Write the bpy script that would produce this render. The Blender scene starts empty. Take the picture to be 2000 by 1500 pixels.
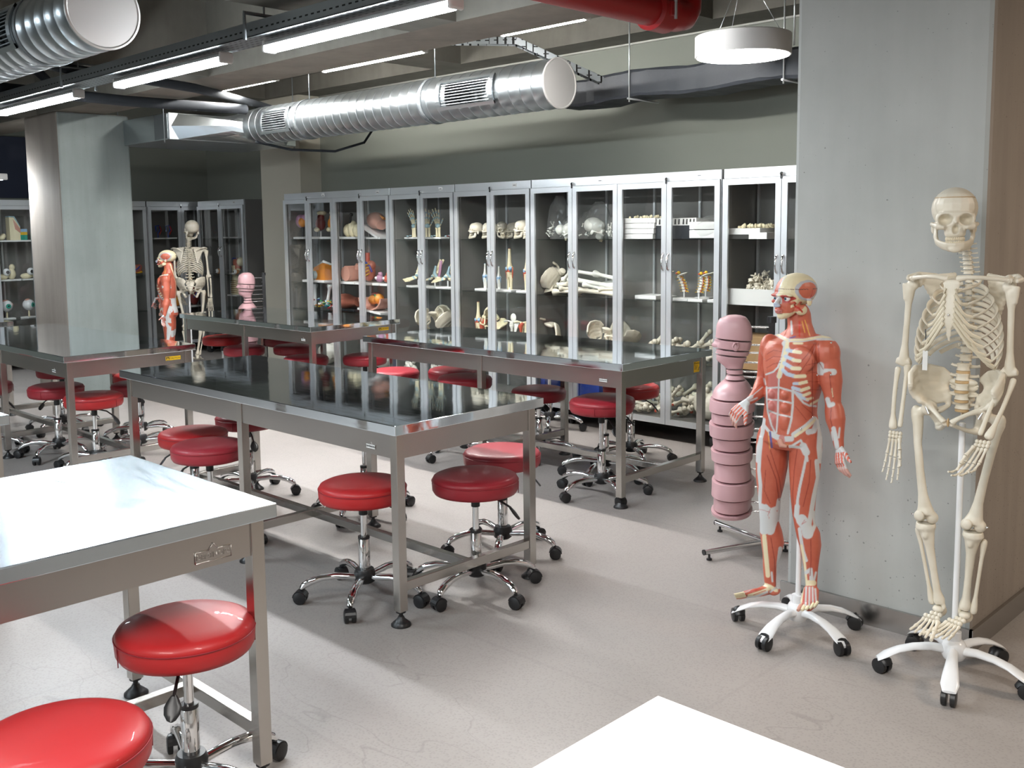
import bpy, bmesh, math, random
from mathutils import Vector, Matrix, noise
random.seed(7)
PI = math.pi; R = math.radians
sc = bpy.context.scene
COL = sc.collection

# ------------------------------------------------------------------ camera
CF, CX, CY, CH = 1958.48, 967.14, 657.2, 1.6332
_yaw, _pit, _rol = R(44.7716), R(6.2235), R(-0.6957)
FW = Vector((-math.sin(_yaw)*math.cos(_pit), math.cos(_yaw)*math.cos(_pit), -math.sin(_pit)))
_r = Vector((math.cos(_yaw), math.sin(_yaw), 0)); _u = _r.cross(FW)
RT = _r*math.cos(_rol) + _u*math.sin(_rol); UP = -_r*math.sin(_rol) + _u*math.cos(_rol)
CAM = Vector((0, 0, CH))
cd = bpy.data.cameras.new('camera'); co = bpy.data.objects.new('camera', cd); COL.objects.link(co)
co.matrix_world = Matrix(((RT.x, UP.x, -FW.x, 0), (RT.y, UP.y, -FW.y, 0), (RT.z, UP.z, -FW.z, CH), (0, 0, 0, 1)))
cd.sensor_width = 36; cd.lens = CF/2000*36
cd.shift_x = (1000-CX)/2000; cd.shift_y = (CY-750)/2000
cd.clip_start = .02; cd.clip_end = 100
sc.camera = co
def ray(px, py): return FW + RT*((px-CX)/CF) - UP*((py-CY)/CF)
def at(px, py, ax, v):
    d = ray(px, py); return CAM + d*((v-CAM[ax])/d[ax])
def proj(p):
    d = Vector(p)-CAM; z = d.dot(FW)
    return CX+CF*d.dot(RT)/z, CY-CF*d.dot(UP)/z

# ------------------------------------------------------------------ world, exposure, lights outside the frame
w = bpy.data.worlds.new('world'); sc.world = w; w.use_nodes = True
w.node_tree.nodes['Background'].inputs[0].default_value = (.75, .88, 1, 1)
w.node_tree.nodes['Background'].inputs[1].default_value = .25
sc.view_settings.view_transform = 'Standard'; sc.view_settings.look = 'None'
sc.view_settings.gamma = 1; sc.view_settings.use_curve_mapping = False
sc.view_settings.exposure = 0.33
sc.cycles.use_denoising = True; sc.cycles.max_bounces = 8; sc.cycles.transparent_max_bounces = 16
sc.cycles.glossy_bounces = 5; sc.cycles.diffuse_bounces = 4; sc.cycles.caustics_reflective = False; sc.cycles.caustics_refractive = False
sc.cycles.sample_clamp_indirect = 6
def area(name, loc, size, power, color, tgt=None):
    l = bpy.data.lights.new(name, 'AREA'); l.shape = 'RECTANGLE'; l.size, l.size_y = size; l.energy = power; l.color = color
    o = bpy.data.objects.new(name, l); COL.objects.link(o); o.location = loc
    d = (Vector(tgt)-Vector(loc)) if tgt else Vector((0, 0, -1))
    o.rotation_euler = d.to_track_quat('-Z', 'Y').to_euler(); o['kind'] = 'helper'
    return o
COOL, NEUT, WARM = (.80, .92, 1), (1, .97, .93), (1, .80, .62)
LIGHTS = [
 ('ceiling_light_front', (-6.2, .6, 2.72), (1.4, .2), 60, COOL, None),
 ('ceiling_light_front', (-3.2, .4, 2.72), (1.4, .2), 45, COOL, None),
 ('ceiling_light_front', (-.6, 1.2, 2.72), (1.4, .2), 45, NEUT, None),
 ('ceiling_light_front', (.9, 4.6, 2.8), (.6, .6), 60, WARM, None),
 ('ceiling_light_front', (-1.2, -1.2, 2.72), (1.4, .4), 110, NEUT, None),
 ('ceiling_light_front', (-5.5, -2.2, 2.72), (2.4, .5), 80, COOL, None),
 ('cool_fill_light', (-4.2, -4.6, 1.7), (3.5, 1.6), 60, COOL, (-5, 3, 1)),  # unseen cool fill added behind the camera, no window is built there
]
for a in LIGHTS: area(*a)

# ------------------------------------------------------------------ materials
def mat(name, col=(.8, .8, .8), rough=.5, metal=0., **k):
    m = bpy.data.materials.new(name); m.use_nodes = True
    b = m.node_tree.nodes['Principled BSDF']
    b.inputs['Base Color'].default_value = (*col, 1); b.inputs['Roughness'].default_value = rough; b.inputs['Metallic'].default_value = metal
    for n, v in k.items(): b.inputs[n].default_value = v
    return m
class N:
    def __init__(s, m): s.m = m; s.t = m.node_tree; s.b = s.t.nodes['Principled BSDF']
    def n(s, ty, **k):
        x = s.t.nodes.new('ShaderNode'+ty)
        for a, v in k.items():
            if a[0] == '_': x.inputs[int(a[1:])].default_value = v
            elif a in x.inputs: x.inputs[a].default_value = v
            else: setattr(x, a, v)
        return x
    def l(s, a, b): s.t.links.new(a, b)
    def coords(s, scale=(1, 1, 1), kind='Object'):
        t = s.n('TexCoord'); mp = s.n('Mapping'); mp.inputs['Scale'].default_value = scale
        s.l(t.outputs[kind], mp.inputs[0]); return mp.outputs[0]
    def noise(s, vec, scale, detail=4, rough=.5):
        x = s.n('TexNoise'); x.inputs['Scale'].default_value = scale; x.inputs['Detail'].default_value = detail; x.inputs['Roughness'].default_value = rough
        s.l(vec, x.inputs['Vector']); return x.outputs['Fac']
    def ramp(s, fac, stops):
        r = s.n('ValToRGB'); e = r.color_ramp.elements
        while len(e) < len(stops): e.new(.5)
        for i, (p, c) in enumerate(stops): e[i].position = p; e[i].color = (*c, 1) if len(c) == 3 else c
        s.l(fac, r.inputs[0]); return r.outputs[0]
    def mix(s, fac, a, b, mode='MIX'):
        x = s.n('Mix', data_type='RGBA', blend_type=mode)
        for v, i in ((fac, 0), (a, 6), (b, 7)):
            if hasattr(v, 'links') or hasattr(v, 'is_linked'): s.l(v, x.inputs[i])
            else: x.inputs[i].default_value = v if i == 0 else (*v, 1)
        return x.outputs[2]
    def bump(s, h, strength=.3, dist=.01):
        x = s.n('Bump'); x.inputs['Strength'].default_value = strength; x.inputs['Distance'].default_value = dist
        s.l(h, x.inputs['Height']); s.l(x.outputs[0], s.b.inputs['Normal'])
g = lambda v: (v, v, v)
def concrete(name, base, dark, pits=.5, streak=1.0):
    m = mat(name, base, .75); q = N(m); v = q.coords()
    n1 = q.noise(v, 1.3, 8, .62); n2 = q.noise(q.coords((3, 3, .25)), 2.2, 5, .6)
    c = q.ramp(n1, [(.3, dark), (.62, base)])
    c = q.mix(.30*streak, c, q.ramp(n2, [(.35, tuple(x*.70 for x in base)), (.65, tuple(min(1, x*1.12) for x in base))]))
    n3 = q.noise(q.coords((1, 1, .6)), 1.1, 2); sep = q.n('SeparateXYZ'); q.l(q.coords(), sep.inputs[0])
    lowz = q.n('MapRange'); q.l(sep.outputs[2], lowz.inputs[0]); lowz.inputs[1].default_value = 0; lowz.inputs[2].default_value = 1.3; lowz.inputs[3].default_value = 1; lowz.inputs[4].default_value = 0
    for sca, rad, dens in ((34, .13, 0), (62, .20, .07), (110, .26, .10), (16, .06, 0)):
        vo = q.n('TexVoronoi'); vo.inputs['Scale'].default_value = sca; vo.inputs['Randomness'].default_value = 1; dn = q.n('TexNoise'); dn.inputs['Scale'].default_value = sca*.8; q.l(v, dn.inputs['Vector']); vm = q.n('VectorMath', operation='MULTIPLY_ADD'); q.l(dn.outputs['Color'], vm.inputs[0]); vm.inputs[1].default_value = (.5/sca,)*3; q.l(v, vm.inputs[2]); q.l(vm.outputs[0], vo.inputs['Vector'])
        keep = q.n('SeparateColor'); q.l(vo.outputs['Color'], keep.inputs[0])
        th = q.n('MapRange'); q.l(lowz.outputs[0], th.inputs[0]); th.inputs[3].default_value = (.03+dens)*pits; th.inputs[4].default_value = (.10+.38*pits) if sca > 30 else .03
        k = q.n('Math', operation='LESS_THAN'); q.l(keep.outputs[0], k.inputs[0]); q.l(th.outputs[0], k.inputs[1])
        r2 = q.n('Math', operation='MULTIPLY'); q.l(keep.outputs[1], r2.inputs[0]); r2.inputs[1].default_value = rad
        d = q.n('Math', operation='LESS_THAN'); q.l(vo.outputs['Distance'], d.inputs[0]); q.l(r2.outputs[0], d.inputs[1])
        f = q.n('Math', operation='MULTIPLY'); q.l(k.outputs[0], f.inputs[0]); q.l(d.outputs[0], f.inputs[1])
        f2 = q.n('Math', operation='MULTIPLY'); q.l(f.outputs[0], f2.inputs[0]); f2.inputs[1].default_value = .65
        c = q.mix(f2.outputs[0], c, tuple(x*.30 for x in base))
    q.l(c, q.b.inputs['Base Color']); q.bump(n1, .25, .01)
    return m
M = {}
M['concrete'] = concrete('concrete', (.23, .26, .252), (.175, .203, .195), .25)
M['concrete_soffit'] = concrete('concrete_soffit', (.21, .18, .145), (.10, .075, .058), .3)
M['wall_light'] = mat('wall_paint_light', (.62, .60, .57), .7)
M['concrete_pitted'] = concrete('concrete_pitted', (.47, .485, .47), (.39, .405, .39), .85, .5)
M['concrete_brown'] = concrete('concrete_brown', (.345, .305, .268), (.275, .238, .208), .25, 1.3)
M['concrete_slab'] = concrete('concrete_slab', (.165, .158, .135), (.085, .078, .060), .3)
M['wall'] = mat('wall_paint', (.215, .225, .192), .7); q = N(M['wall']); q.bump(q.noise(q.coords(), 60, 3), .05, .002)
M['beige'] = mat('wall_paint_beige', (.46, .435, .36), .7)
M['navy'] = mat('dark_navy', (.012, .018, .04), .45)
def floor_mat():
    m = mat('vinyl_floor', (.5, .47, .45), .42); q = N(m); v = q.coords()
    a = q.ramp(q.noise(v, .55, 4), [(.35, (.285, .258, .240)), (.65, (.335, .305, .284))])
    vo = q.n('TexVoronoi'); vo.inputs['Scale'].default_value = 95; q.l(v, vo.inputs['Vector'])
    f = q.ramp(vo.outputs['Distance'], [(.12, (.22, .200, .188)), (.5, (.37, .338, .315))])
    c = q.mix(.35, a, f)
    # hairline scuffs and seams
    br = q.n('TexBrick'); br.inputs['Scale'].default_value = .28; br.inputs['Mortar Size'].default_value = .0022; br.inputs['Mortar Smooth'].default_value = 0
    br.offset = 0; q.l(v, br.inputs['Vector']); c = q.mix(q.ramp(br.outputs['Fac'], [(0, g(0)), (1, g(.16))]), c, (.2, .18, .17))
    wv = q.noise(q.coords((1, 3.5, 1)), 1.3, 2, .3); sc_ = q.ramp(wv, [(.4975, g(0)), (.5, g(.35)), (.5025, g(0))])
    c = q.mix(q.mix(q.ramp(q.noise(v, .9, 2), [(.5, g(0)), (.56, g(1))]), g(0), sc_), c, (.16, .14, .13))
    q.l(c, q.b.inputs['Base Color']); q.bump(vo.outputs['Distance'], .12, .002)
    q.l(q.ramp(q.noise(v, 1.2, 3), [(.3, g(.36)), (.7, g(.5))]), q.b.inputs['Roughness'])
    return m
M['floor'] = floor_mat()
def steel(name, col, rough, brush=(1, 14, 14), bump=.02, wave=0):
    m = mat(name, col, rough, 1.0); q = N(m)
    n1 = q.noise(q.coords(brush), 6, 4)
    if wave: q.l(q.ramp(n1, [(.3, g(max(.02, rough-.03))), (.7, g(rough+.03))]), q.b.inputs['Roughness'])
    q.l(q.ramp(q.noise(q.coords(), 1.5, 2), [(.3, tuple(x*.93 for x in col)), (.7, tuple(min(1, x*1.04) for x in col))]), q.b.inputs['Base Color'])
    if wave:
        b1 = q.noise(q.coords((1.3, 1, 1)), 3.5, 1); q.bump(b1, wave, .02)
    return m
M['steel'] = steel('brushed_steel', (.50, .48, .46), .27)
M['steel_leg'] = steel('brushed_steel_leg', (.52, .50, .47), .25, (14, 14, 1))
M['top'] = steel('polished_table_top', (.82, .89, .95), .05, (1, 10, 10), wave=.03)
M['top_worn'] = steel('worn_table_top', (.62, .71, .77), .23, (1.5, 8, 8), wave=.02)
M['cab'] = steel('cabinet_steel', (.74, .77, .79), .28, (14, 14, 1)); M['cab'].node_tree.nodes['Principled BSDF'].inputs['Metallic'].default_value = .65
M['cab_in'] = mat('cabinet_inner_steel', (.215, .208, .198), .45, .35)
M['galv'] = steel('galvanised_duct', (.58, .62, .64), .30, (8, 14, 14), .05)
M['galv_cap'] = mat('duct_cap', (.62, .60, .58), .42, .8)
M['tray'] = mat('cable_tray_metal', (.22, .24, .25), .4, .7)
M['chrome'] = mat('chrome', (.85, .86, .87), .06, 1)
M['black'] = mat('black_plastic', (.012, .012, .013), .38)
M['rubber'] = mat('black_rubber', (.02, .02, .021), .6)
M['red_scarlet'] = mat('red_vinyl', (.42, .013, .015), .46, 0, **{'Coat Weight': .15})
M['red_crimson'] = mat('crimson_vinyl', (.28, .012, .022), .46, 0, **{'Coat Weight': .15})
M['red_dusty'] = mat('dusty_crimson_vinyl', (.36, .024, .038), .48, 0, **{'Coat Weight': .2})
for k_ in ('red_scarlet', 'red_crimson', 'red_dusty'):
    q = N(M[k_]); q.bump(q.noise(q.coords(), 220, 2), .06, .001)
M['pipe_red'] = mat('red_pipe_paint', (.33, .010, .012), .3)
M['white'] = mat('white_gloss', (.80, .81, .82), .22)
M['white_matt'] = mat('white_matt', (.78, .78, .77), .5)
M['bone'] = mat('bone_plastic', (.74, .68, .56), .42); q = N(M['bone'])
q.l(q.ramp(q.noise(q.coords(), 9, 4), [(.3, (.66, .60, .48)), (.7, (.76, .71, .60))]), q.b.inputs['Base Color'])
M['cartilage'] = mat('rib_cartilage', (.66, .60, .46), .3)
M['disc'] = mat('spinal_disc', (.54, .37, .19), .4)
M['bone_white'] = mat('white_bone_plastic', (.80, .80, .74), .42)
M['bone_cream'] = mat('cream_plastic', (.78, .70, .48), .45)
M['muscle'] = mat('muscle_red_plastic', (.50, .09, .05), .42)
M['organ'] = mat('organ_plastic', (.46, .15, .10), .4)
M['organ_dark'] = mat('dark_organ_plastic', (.20, .035, .03), .4)
M['orange'] = mat('orange_plastic', (.75, .28, .04), .45)
M['yellow_nerve'] = mat('yellow_plastic', (.78, .48, .03), .45)
M['lig_blue'] = mat('pale_blue_plastic', (.34, .50, .56), .45)
M['blue_cart'] = mat('sky_blue_plastic', (.30, .48, .70), .4)
M['blue'] = mat('blue_plastic', (.015, .05, .32), .4)
M['green'] = mat('green_plastic', (.05, .30, .12), .45)
M['teal'] = mat('teal_plastic', (.02, .30, .22), .45)
M['pink'] = mat('pink_mannequin', (.55, .335, .355), .34)
M['flesh'] = mat('flesh_plastic', (.60, .31, .24), .45)
M['mauve'] = mat('mauve_plastic', (.45, .24, .36), .45)
M['card'] = mat('brown_cardboard', (.36, .22, .10), .8)
M['paper'] = mat('white_paper', (.72, .72, .70), .7)
M['charcoal'] = mat('charcoal_card', (.02, .024, .03), .6)
M['ink'] = mat('printed_ink', (.02, .02, .02), .6)
M['caution'] = mat('yellow_sticker', (.80, .50, .01), .5)
M['wrap'] = mat('dark_duct_wrap', (.035, .040, .048), .55); q = N(M['wrap']); q.bump(q.noise(q.coords((1, 1, 1)), 9, 4), .25, .02)
M['ins'] = mat('black_pipe_insulation', (.006, .008, .011), .9)
M['conduit'] = mat('white_conduit', (.5, .5, .46), .5)
M['lens'] = mat('eye_gloss', (.02, .06, .10), .1)
def emis(name, col, s):
    m = mat(name, col, .4); b = m.node_tree.nodes['Principled BSDF']
    b.inputs['Emission Color'].default_value = (*col, 1); b.inputs['Emission Strength'].default_value = s; return m
M['led'] = emis('led_diffuser', (.90, .955, 1), 120)
M['led_thin'] = emis('led_strip', (1, .985, .96), 430)
M['ring'] = emis('round_lamp_diffuser', (1, .98, .95), 9)
def glass(name, tint=(.985, .99, .985), refl=1.0):
    m = bpy.data.materials.new(name); m.use_nodes = True; t = m.node_tree; t.nodes.clear()
    o = t.nodes.new('ShaderNodeOutputMaterial'); mx = t.nodes.new('ShaderNodeMixShader'); tr = t.nodes.new('ShaderNodeBsdfTransparent')
    gl = t.nodes.new('ShaderNodeBsdfGlossy'); fr = t.nodes.new('ShaderNodeFresnel'); ge = t.nodes.new('ShaderNodeNewGeometry'); ma = t.nodes.new('ShaderNodeMapRange'); ma.inputs[3].default_value = 1.5; ma.inputs[4].default_value = 1/1.5; t.links.new(ge.outputs['Backfacing'], ma.inputs[0]); t.links.new(ma.outputs[0], fr.inputs[0])
    mu = t.nodes.new('ShaderNodeMath'); mu.operation = 'MULTIPLY'; mu.inputs[1].default_value = refl
    gl.inputs['Roughness'].default_value = .02; tr.inputs[0].default_value = (*tint, 1)
    L = t.links.new; L(fr.outputs[0], mu.inputs[0]); L(mu.outputs[0], mx.inputs[0]); L(tr.outputs[0], mx.inputs[1]); L(gl.outputs[0], mx.inputs[2]); L(mx.outputs[0], o.inputs[0])
    return m
M['glass'] = glass('door_glass', refl=.9)
M['shelf_glass'] = glass('shelf_glass', (.84, .89, .87), 1.2)
M['bag'] = glass('clear_plastic_bag', (.95, .96, .96), 1.2)
_t = M['bag'].node_tree; _o = _t.nodes['Material Output']; _mx = _t.nodes.new('ShaderNodeMixShader'); _df = _t.nodes.new('ShaderNodeBsdfDiffuse'); _df.inputs[0].default_value = (.8, .8, .78, 1); _src = _o.inputs[0].links[0].from_socket
_mx.inputs[0].default_value = .07; _t.links.new(_src, _mx.inputs[1]); _t.links.new(_df.outputs[0], _mx.inputs[2]); _t.links.new(_mx.outputs[0], _o.inputs[0])
def perf():
    m = mat('perforated_tray_metal', (.24, .26, .27), .4, .7); q = N(m); v = q.coords(); s = q.n('SeparateXYZ'); q.l(v, s.inputs[0])
    def band(o, per, duty, off=0):
        a = q.n('Math', operation='MULTIPLY_ADD'); q.l(o, a.inputs[0]); a.inputs[1].default_value = 1/per; a.inputs[2].default_value = off
        f = q.n('Math', operation='FRACT'); q.l(a.outputs[0], f.inputs[0]); c = q.n('Math', operation='LESS_THAN'); q.l(f.outputs[0], c.inputs[0]); c.inputs[1].default_value = duty; return c.outputs[0]
    a = band(s.outputs[0], .05, .5); b = band(s.outputs[1], .036, .3); c = band(s.outputs[2], .05, .16, .42)
    mx = q.n('Math', operation='MAXIMUM'); q.l(b, mx.inputs[0]); q.l(c, mx.inputs[1]); mm = q.n('Math', operation='MULTIPLY'); q.l(a, mm.inputs[0]); q.l(mx.outputs[0], mm.inputs[1])
    q.l(q.mix(mm.outputs[0], (.24, .26, .27), (.01, .01, .01)), q.b.inputs['Base Color']); return m
M['perf'] = perf()
def vcol(name, rough=.42):
    m = mat(name, (.8, .8, .8), rough); q = N(m); a = q.n('VertexColor'); a.layer_name = 'paint'; q.l(a.outputs[0], q.b.inputs['Base Color'])
    return m
M['painted'] = vcol('painted_anatomy_plastic', .40)

# ------------------------------------------------------------------ mesh helpers
class MB:
    def __init__(s): s.v = []; s.f = []; s.sm = []
    def add(s, vs, fs, smooth=False):
        o = len(s.v); s.v += [tuple(p) for p in vs]; s.f += [tuple(i+o for i in f) for f in fs]; s.sm += [smooth]*len(fs); return s
    def box(s, x0, x1, y0, y1, z0, z1, m=None):
        vs = [Vector((x, y, z)) for x in (x0, x1) for y in (y0, y1) for z in (z0, z1)]
        if m is not None: vs = [m @ p for p in vs]
        return s.add(vs, [(0, 1, 3, 2), (4, 6, 7, 5), (0, 4, 5, 1), (2, 3, 7, 6), (0, 2, 6, 4), (1, 5, 7, 3)])
    def loft(s, rings, caps=True, smooth=True, close=False):
        n = len(rings[0]); vs = [p for r in rings for p in r]; fs = []
        m = len(rings)
        for i in range(m-1+(1 if close else 0)):
            a, b = i*n, ((i+1) % m)*n
            for j in range(n):
                k = (j+1) % n; fs.append((a+j, a+k, b+k, b+j))
        o = len(s.v); s.add(vs, fs, smooth)
        if caps and not close:
            s.f += [tuple(o+j for j in reversed(range(n))), tuple(o+(m-1)*n+j for j in range(n))]; s.sm += [False, False]
        return s
    def tube(s, pts, rs, n=10, flat=None, caps=True, close=False, smooth=True):
        pts = [Vector(p) for p in pts]; m = len(pts)
        if not hasattr(rs, '__len__'): rs = [rs]*m
        rings = []; ref = None
        for i in range(m):
            a = pts[i-1] if (i or close) else pts[0]; b = pts[(i+1) % m] if (i < m-1 or close) else pts[-1]
            t = (b-a).normalized()
            if ref is None:
                ref = Vector((0, 0, 1)) if abs(t.z) < .9 else Vector((0, 1, 0))
            u = (ref - t*ref.dot(t)).normalized(); ref = u; v = t.cross(u)
            r = rs[i]; fu, fv = flat if flat else (1, 1)
            rings.append([pts[i] + u*(math.cos(2*PI*j/n)*r*fu) + v*(math.sin(2*PI*j/n)*r*fv) for j in range(n)])
        return s.loft(rings, caps, smooth, close)
    def cyl(s, p0, p1, r, n=16, r2=None): return s.tube([p0, p1], [r, r if r2 is None else r2], n)
    def lathe(s, prof, n=32, o=(0, 0, 0), caps=True):
        return s.loft([[Vector((o[0]+r*math.cos(2*PI*j/n), o[1]+r*math.sin(2*PI*j/n), o[2]+z)) for j in range(n)] for r, z in prof], caps)
    def ell(s, c, r, n=14, m=9, rot=None):
        c = Vector(c); r = r if hasattr(r, '__len__') else (r, r, r); rings = []
        for i in range(m+1):
            a = PI*(.02+.96*i/m)-PI/2
            ring = [Vector((r[0]*math.cos(a)*math.cos(2*PI*j/n), r[1]*math.cos(a)*math.sin(2*PI*j/n), r[2]*math.sin(a))) for j in range(n)]
            if rot: ring = [rot @ p for p in ring]
            rings.append([c+p for p in ring])
        return s.loft(rings)
    def prism(s, poly, o, ux, uy, th):
        o, ux, uy = Vector(o), Vector(ux), Vector(uy); nrm = ux.cross(uy).normalized()*th; n = len(poly)
        a = [o+ux*x+uy*y for x, y in poly]; b = [p+nrm for p in a]
        return s.add(a+b, [tuple(reversed(range(n))), tuple(range(n, 2*n))]+[(i, (i+1) % n, n+(i+1) % n, n+i) for i in range(n)])
    def xf(s, m): s.v = [tuple(m @ Vector(p)) for p in s.v]; return s
    def mesh(s, name):
        me = bpy.data.meshes.new(name); me.from_pydata(s.v, [], s.f); me.polygons.foreach_set('use_smooth', s.sm); me.update()
        bm = bmesh.new(); bm.from_mesh(me); bmesh.ops.recalc_face_normals(bm, faces=bm.faces)
        for e in bm.edges:
            if len(e.link_faces) == 2 and e.calc_face_angle(0) > .9: e.smooth = False
        bm.to_mesh(me); bm.free(); return me
    def build(s, name, m, parent=None, bevel=0, loc=None):
        return link(name, s.mesh(name), m, parent, bevel, loc)
def link(name, me, m, parent=None, bevel=0, loc=None):
    o = bpy.data.objects.new(name, me); COL.objects.link(o); me.materials.clear(); me.materials.append(M[m] if isinstance(m, str) else m)
    if parent: o.parent = parent
    if loc: o.location = loc
    if bevel:
        b = o.modifiers.new('edge', 'BEVEL'); b.width = bevel; b.segments = 2; b.limit_method = 'ANGLE'; b.harden_normals = False
    return o
def tag(o, label=None, cat=None, group=None, kind=None):
    for k, v in (('label', label), ('category', cat), ('group', group), ('kind', kind)):
        if v: o[k] = v
    return o
def thing(name, label, cat, loc=(0, 0, 0), rz=0, group=None):
    o = bpy.data.objects.new(name, None); COL.objects.link(o); o.location = loc; o.rotation_euler = (0, 0, rz); o.empty_display_size = .1
    return tag(o, label, cat, group)
KIDS = {}
def dup(root, loc=None, rz=None, label=None, group=None, scale=None):
    def cp(o, par):
        c = o.copy(); COL.objects.link(c); c.parent = par
        for ch in [x for x in ALLK.get(o.name, [])]: cp(ch, c)
        return c
    global ALLK
    ALLK = {}
    for x in bpy.data.objects:
        if x.parent: ALLK.setdefault(x.parent.name, []).append(x)
    r = cp(root, None)
    if loc is not None: r.location = loc
    if rz is not None: r.rotation_euler = (root.rotation_euler[0], root.rotation_euler[1], rz)
    if scale: r.scale = (scale,)*3
    if label: r['label'] = label
    if group: r['group'] = group
    return r
def struct(name, mb, m, parent=None, bevel=0):
    o = mb.build(name, m, parent, bevel)
    if not parent: o['kind'] = 'structure'
    return o
def remesh(mb, vox=.004, smooth=4, fac=.6):
    me = mb.mesh('tmp'); o = bpy.data.objects.new('tmp', me); COL.objects.link(o)
    r = o.modifiers.new('r', 'REMESH'); r.mode = 'VOXEL'; r.voxel_size = vox; r.use_smooth_shade = True
    if smooth: s = o.modifiers.new('s', 'SMOOTH'); s.iterations = smooth; s.factor = fac
    dg = bpy.context.evaluated_depsgraph_get(); out = bpy.data.meshes.new_from_object(o.evaluated_get(dg))
    bpy.data.objects.remove(o); return out
def carve(me, cavs):
    for v in me.vertices:
        for c, r, push in cavs:
            d = Vector(((v.co.x-c[0])/r[0], (v.co.y-c[1])/r[1], (v.co.z-c[2])/r[2])); l = d.length
            if l < 1:
                v.co.y = c[1] + push*r[1]*math.sqrt(max(0, 1-(d.x**2+d.z**2)))
    me.update()
def text(body, loc, rot, size, m, parent, name='lettering', ext=.0006):
    c = bpy.data.curves.new(name, 'FONT'); c.body = body; c.size = size; c.extrude = ext; c.align_x = 'CENTER'; c.align_y = 'CENTER'
    c.materials.append(M[m]); o = bpy.data.objects.new(name, c); COL.objects.link(o); o.location = loc; o.rotation_euler = rot
    bpy.context.view_layer.update(); me = bpy.data.meshes.new_from_object(o); bpy.data.objects.remove(o)
    o = bpy.data.objects.new(name, me); COL.objects.link(o); o.location = loc; o.rotation_euler = rot
    if parent: o.parent = parent
    return o
# ------------------------------------------------------------------ room
XL, XR, YF, YB, ZS = -12.95, 3.2, -5.2, 7.04, 3.35
b = lambda *a: MB().box(*a)
struct('floor', b(XL, XR, YF, 7.35, -.1, 0), 'floor')
struct('ceiling', b(XL, XR, YF, 7.35, ZS, ZS+.15), 'concrete_slab')
struct('wall_back', b(-10.66, XR, YB, YB+.45, 0, ZS), 'wall')
struct('wall_niche', b(XL, -10.66, 7.32, 7.47, 0, ZS), 'wall')
struct('wall_left', b(XL-.15, XL, YF, 7.47, 0, ZS), 'wall')
struct('wall_right', b(XR, XR+.15, YF, YB+.15, 0, ZS), 'wall_light')
struct('wall_front', b(XL-.15, XR+.15, YF-.15, YF, 0, ZS), 'wall_light')
struct('wall_pilaster', b(-10.66, -9.833, 6.75, YB, 0, 3.17), 'beige')
struct('wall_upper_navy', b(XL, XL+.05, YF, 5.3, 2.06, 2.8), 'navy')  # dark navy sheet over the upper left wall, darker than the wall colour
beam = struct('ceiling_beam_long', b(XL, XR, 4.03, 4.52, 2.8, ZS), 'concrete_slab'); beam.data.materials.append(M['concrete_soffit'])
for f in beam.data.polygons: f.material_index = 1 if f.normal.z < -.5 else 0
struct('ceiling_beam_wall', b(XL, XR, 6.68, YB, 3.17, ZS), 'concrete_slab')
for x in (-10.4, -7.04, -4.28, -1.45, 1.3):
    struct('ceiling_rib_beam', b(x-.4, x, YF, 4.03, 2.8, ZS), 'concrete_slab')
    struct('ceiling_rib_beam', b(x-.4, x, 4.52, 6.68, 3.17, ZS), 'concrete_slab')
struct('trim_1', MB().tube([(-9.8, YB-.012, 3.165), (XR, YB-.012, 3.165)], .012, 6), 'conduit')
# concrete columns with chamfered corner strips and metal skirting
def column(name, x0, x1, y0, y1, zt, mats):
    c = .018
    struct(name, b(x0, x1, y0, y1, 0, zt), mats[0], bevel=.02)
    return c
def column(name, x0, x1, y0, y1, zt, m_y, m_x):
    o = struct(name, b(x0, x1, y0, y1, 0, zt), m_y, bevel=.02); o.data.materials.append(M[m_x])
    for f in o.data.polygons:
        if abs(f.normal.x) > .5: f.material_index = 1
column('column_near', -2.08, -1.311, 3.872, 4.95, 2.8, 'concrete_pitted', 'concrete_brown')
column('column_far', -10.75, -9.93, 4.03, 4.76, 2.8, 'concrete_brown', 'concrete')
struct('baseboard_column', b(-2.10, -1.30, 3.857, 3.872, 0, .09).box(-1.311, -1.297, 3.857, 4.95, 0, .09), 'steel')

# ------------------------------------------------------------------ ceiling services
def batten(x0, x1, y, z, label, wd=.085, group='ceiling light battens', led='led', h=.06):
    t = thing('led_batten', label, 'ceiling light', ((x0+x1)/2, y, z), 0, group); L = (x1-x0)/2
    mb = MB(); rings = []
    for x in (-L, L): rings.append([Vector((x, wd/2*math.cos(a), .35*wd+h*.5*math.sin(a))) for a in [PI*k/6 for k in range(7)]])
    mb.loft(rings); mb.build('housing', 'white_matt', t)
    MB().box(-L+.02, L-.02, -wd*.44, wd*.44, 0, .35*wd).build('diffuser', led, t, .012)
    for s in (-1, 1): MB().box(s*L-.012, s*L+.012, -wd*.5, wd*.5, -.004, .35*wd+h*.5).build('end_cap', 'white_matt', t, .01)
    if y > 3.2:
        for s in (-.7, .7): MB().cyl((s*L, 0, .35*wd+h*.4), (s*L, 0, ZS-z-.001 if abs(y-3.75) > .3 else 2.8-z-.001), .003, 6).build('hanger_wire', 'cab', t)
    return t
RY = 3.03
for x0, x1, l in ((-4.66, -3.22, 'long bright tube light under the perforated tray, the one ending at the top edge'),
                  (-6.43, -5.10, 'bright tube light in the middle of the perforated tray'),
                  (-8.50, -7.06, 'bright tube light on the tray in front of the far column head')):
    batten(x0, x1, RY, 2.565, l)
batten(-6.62, -5.42, 4.80, 2.86, 'thin lit strip just behind the wide stained beam, above the long spiral duct', .05, led='led_thin', h=.03)
batten(-4.66, -3.95, 4.80, 2.865, 'thin lit strip beside the red pipe behind the stained beam', .05, led='led_thin', h=.03)
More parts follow.
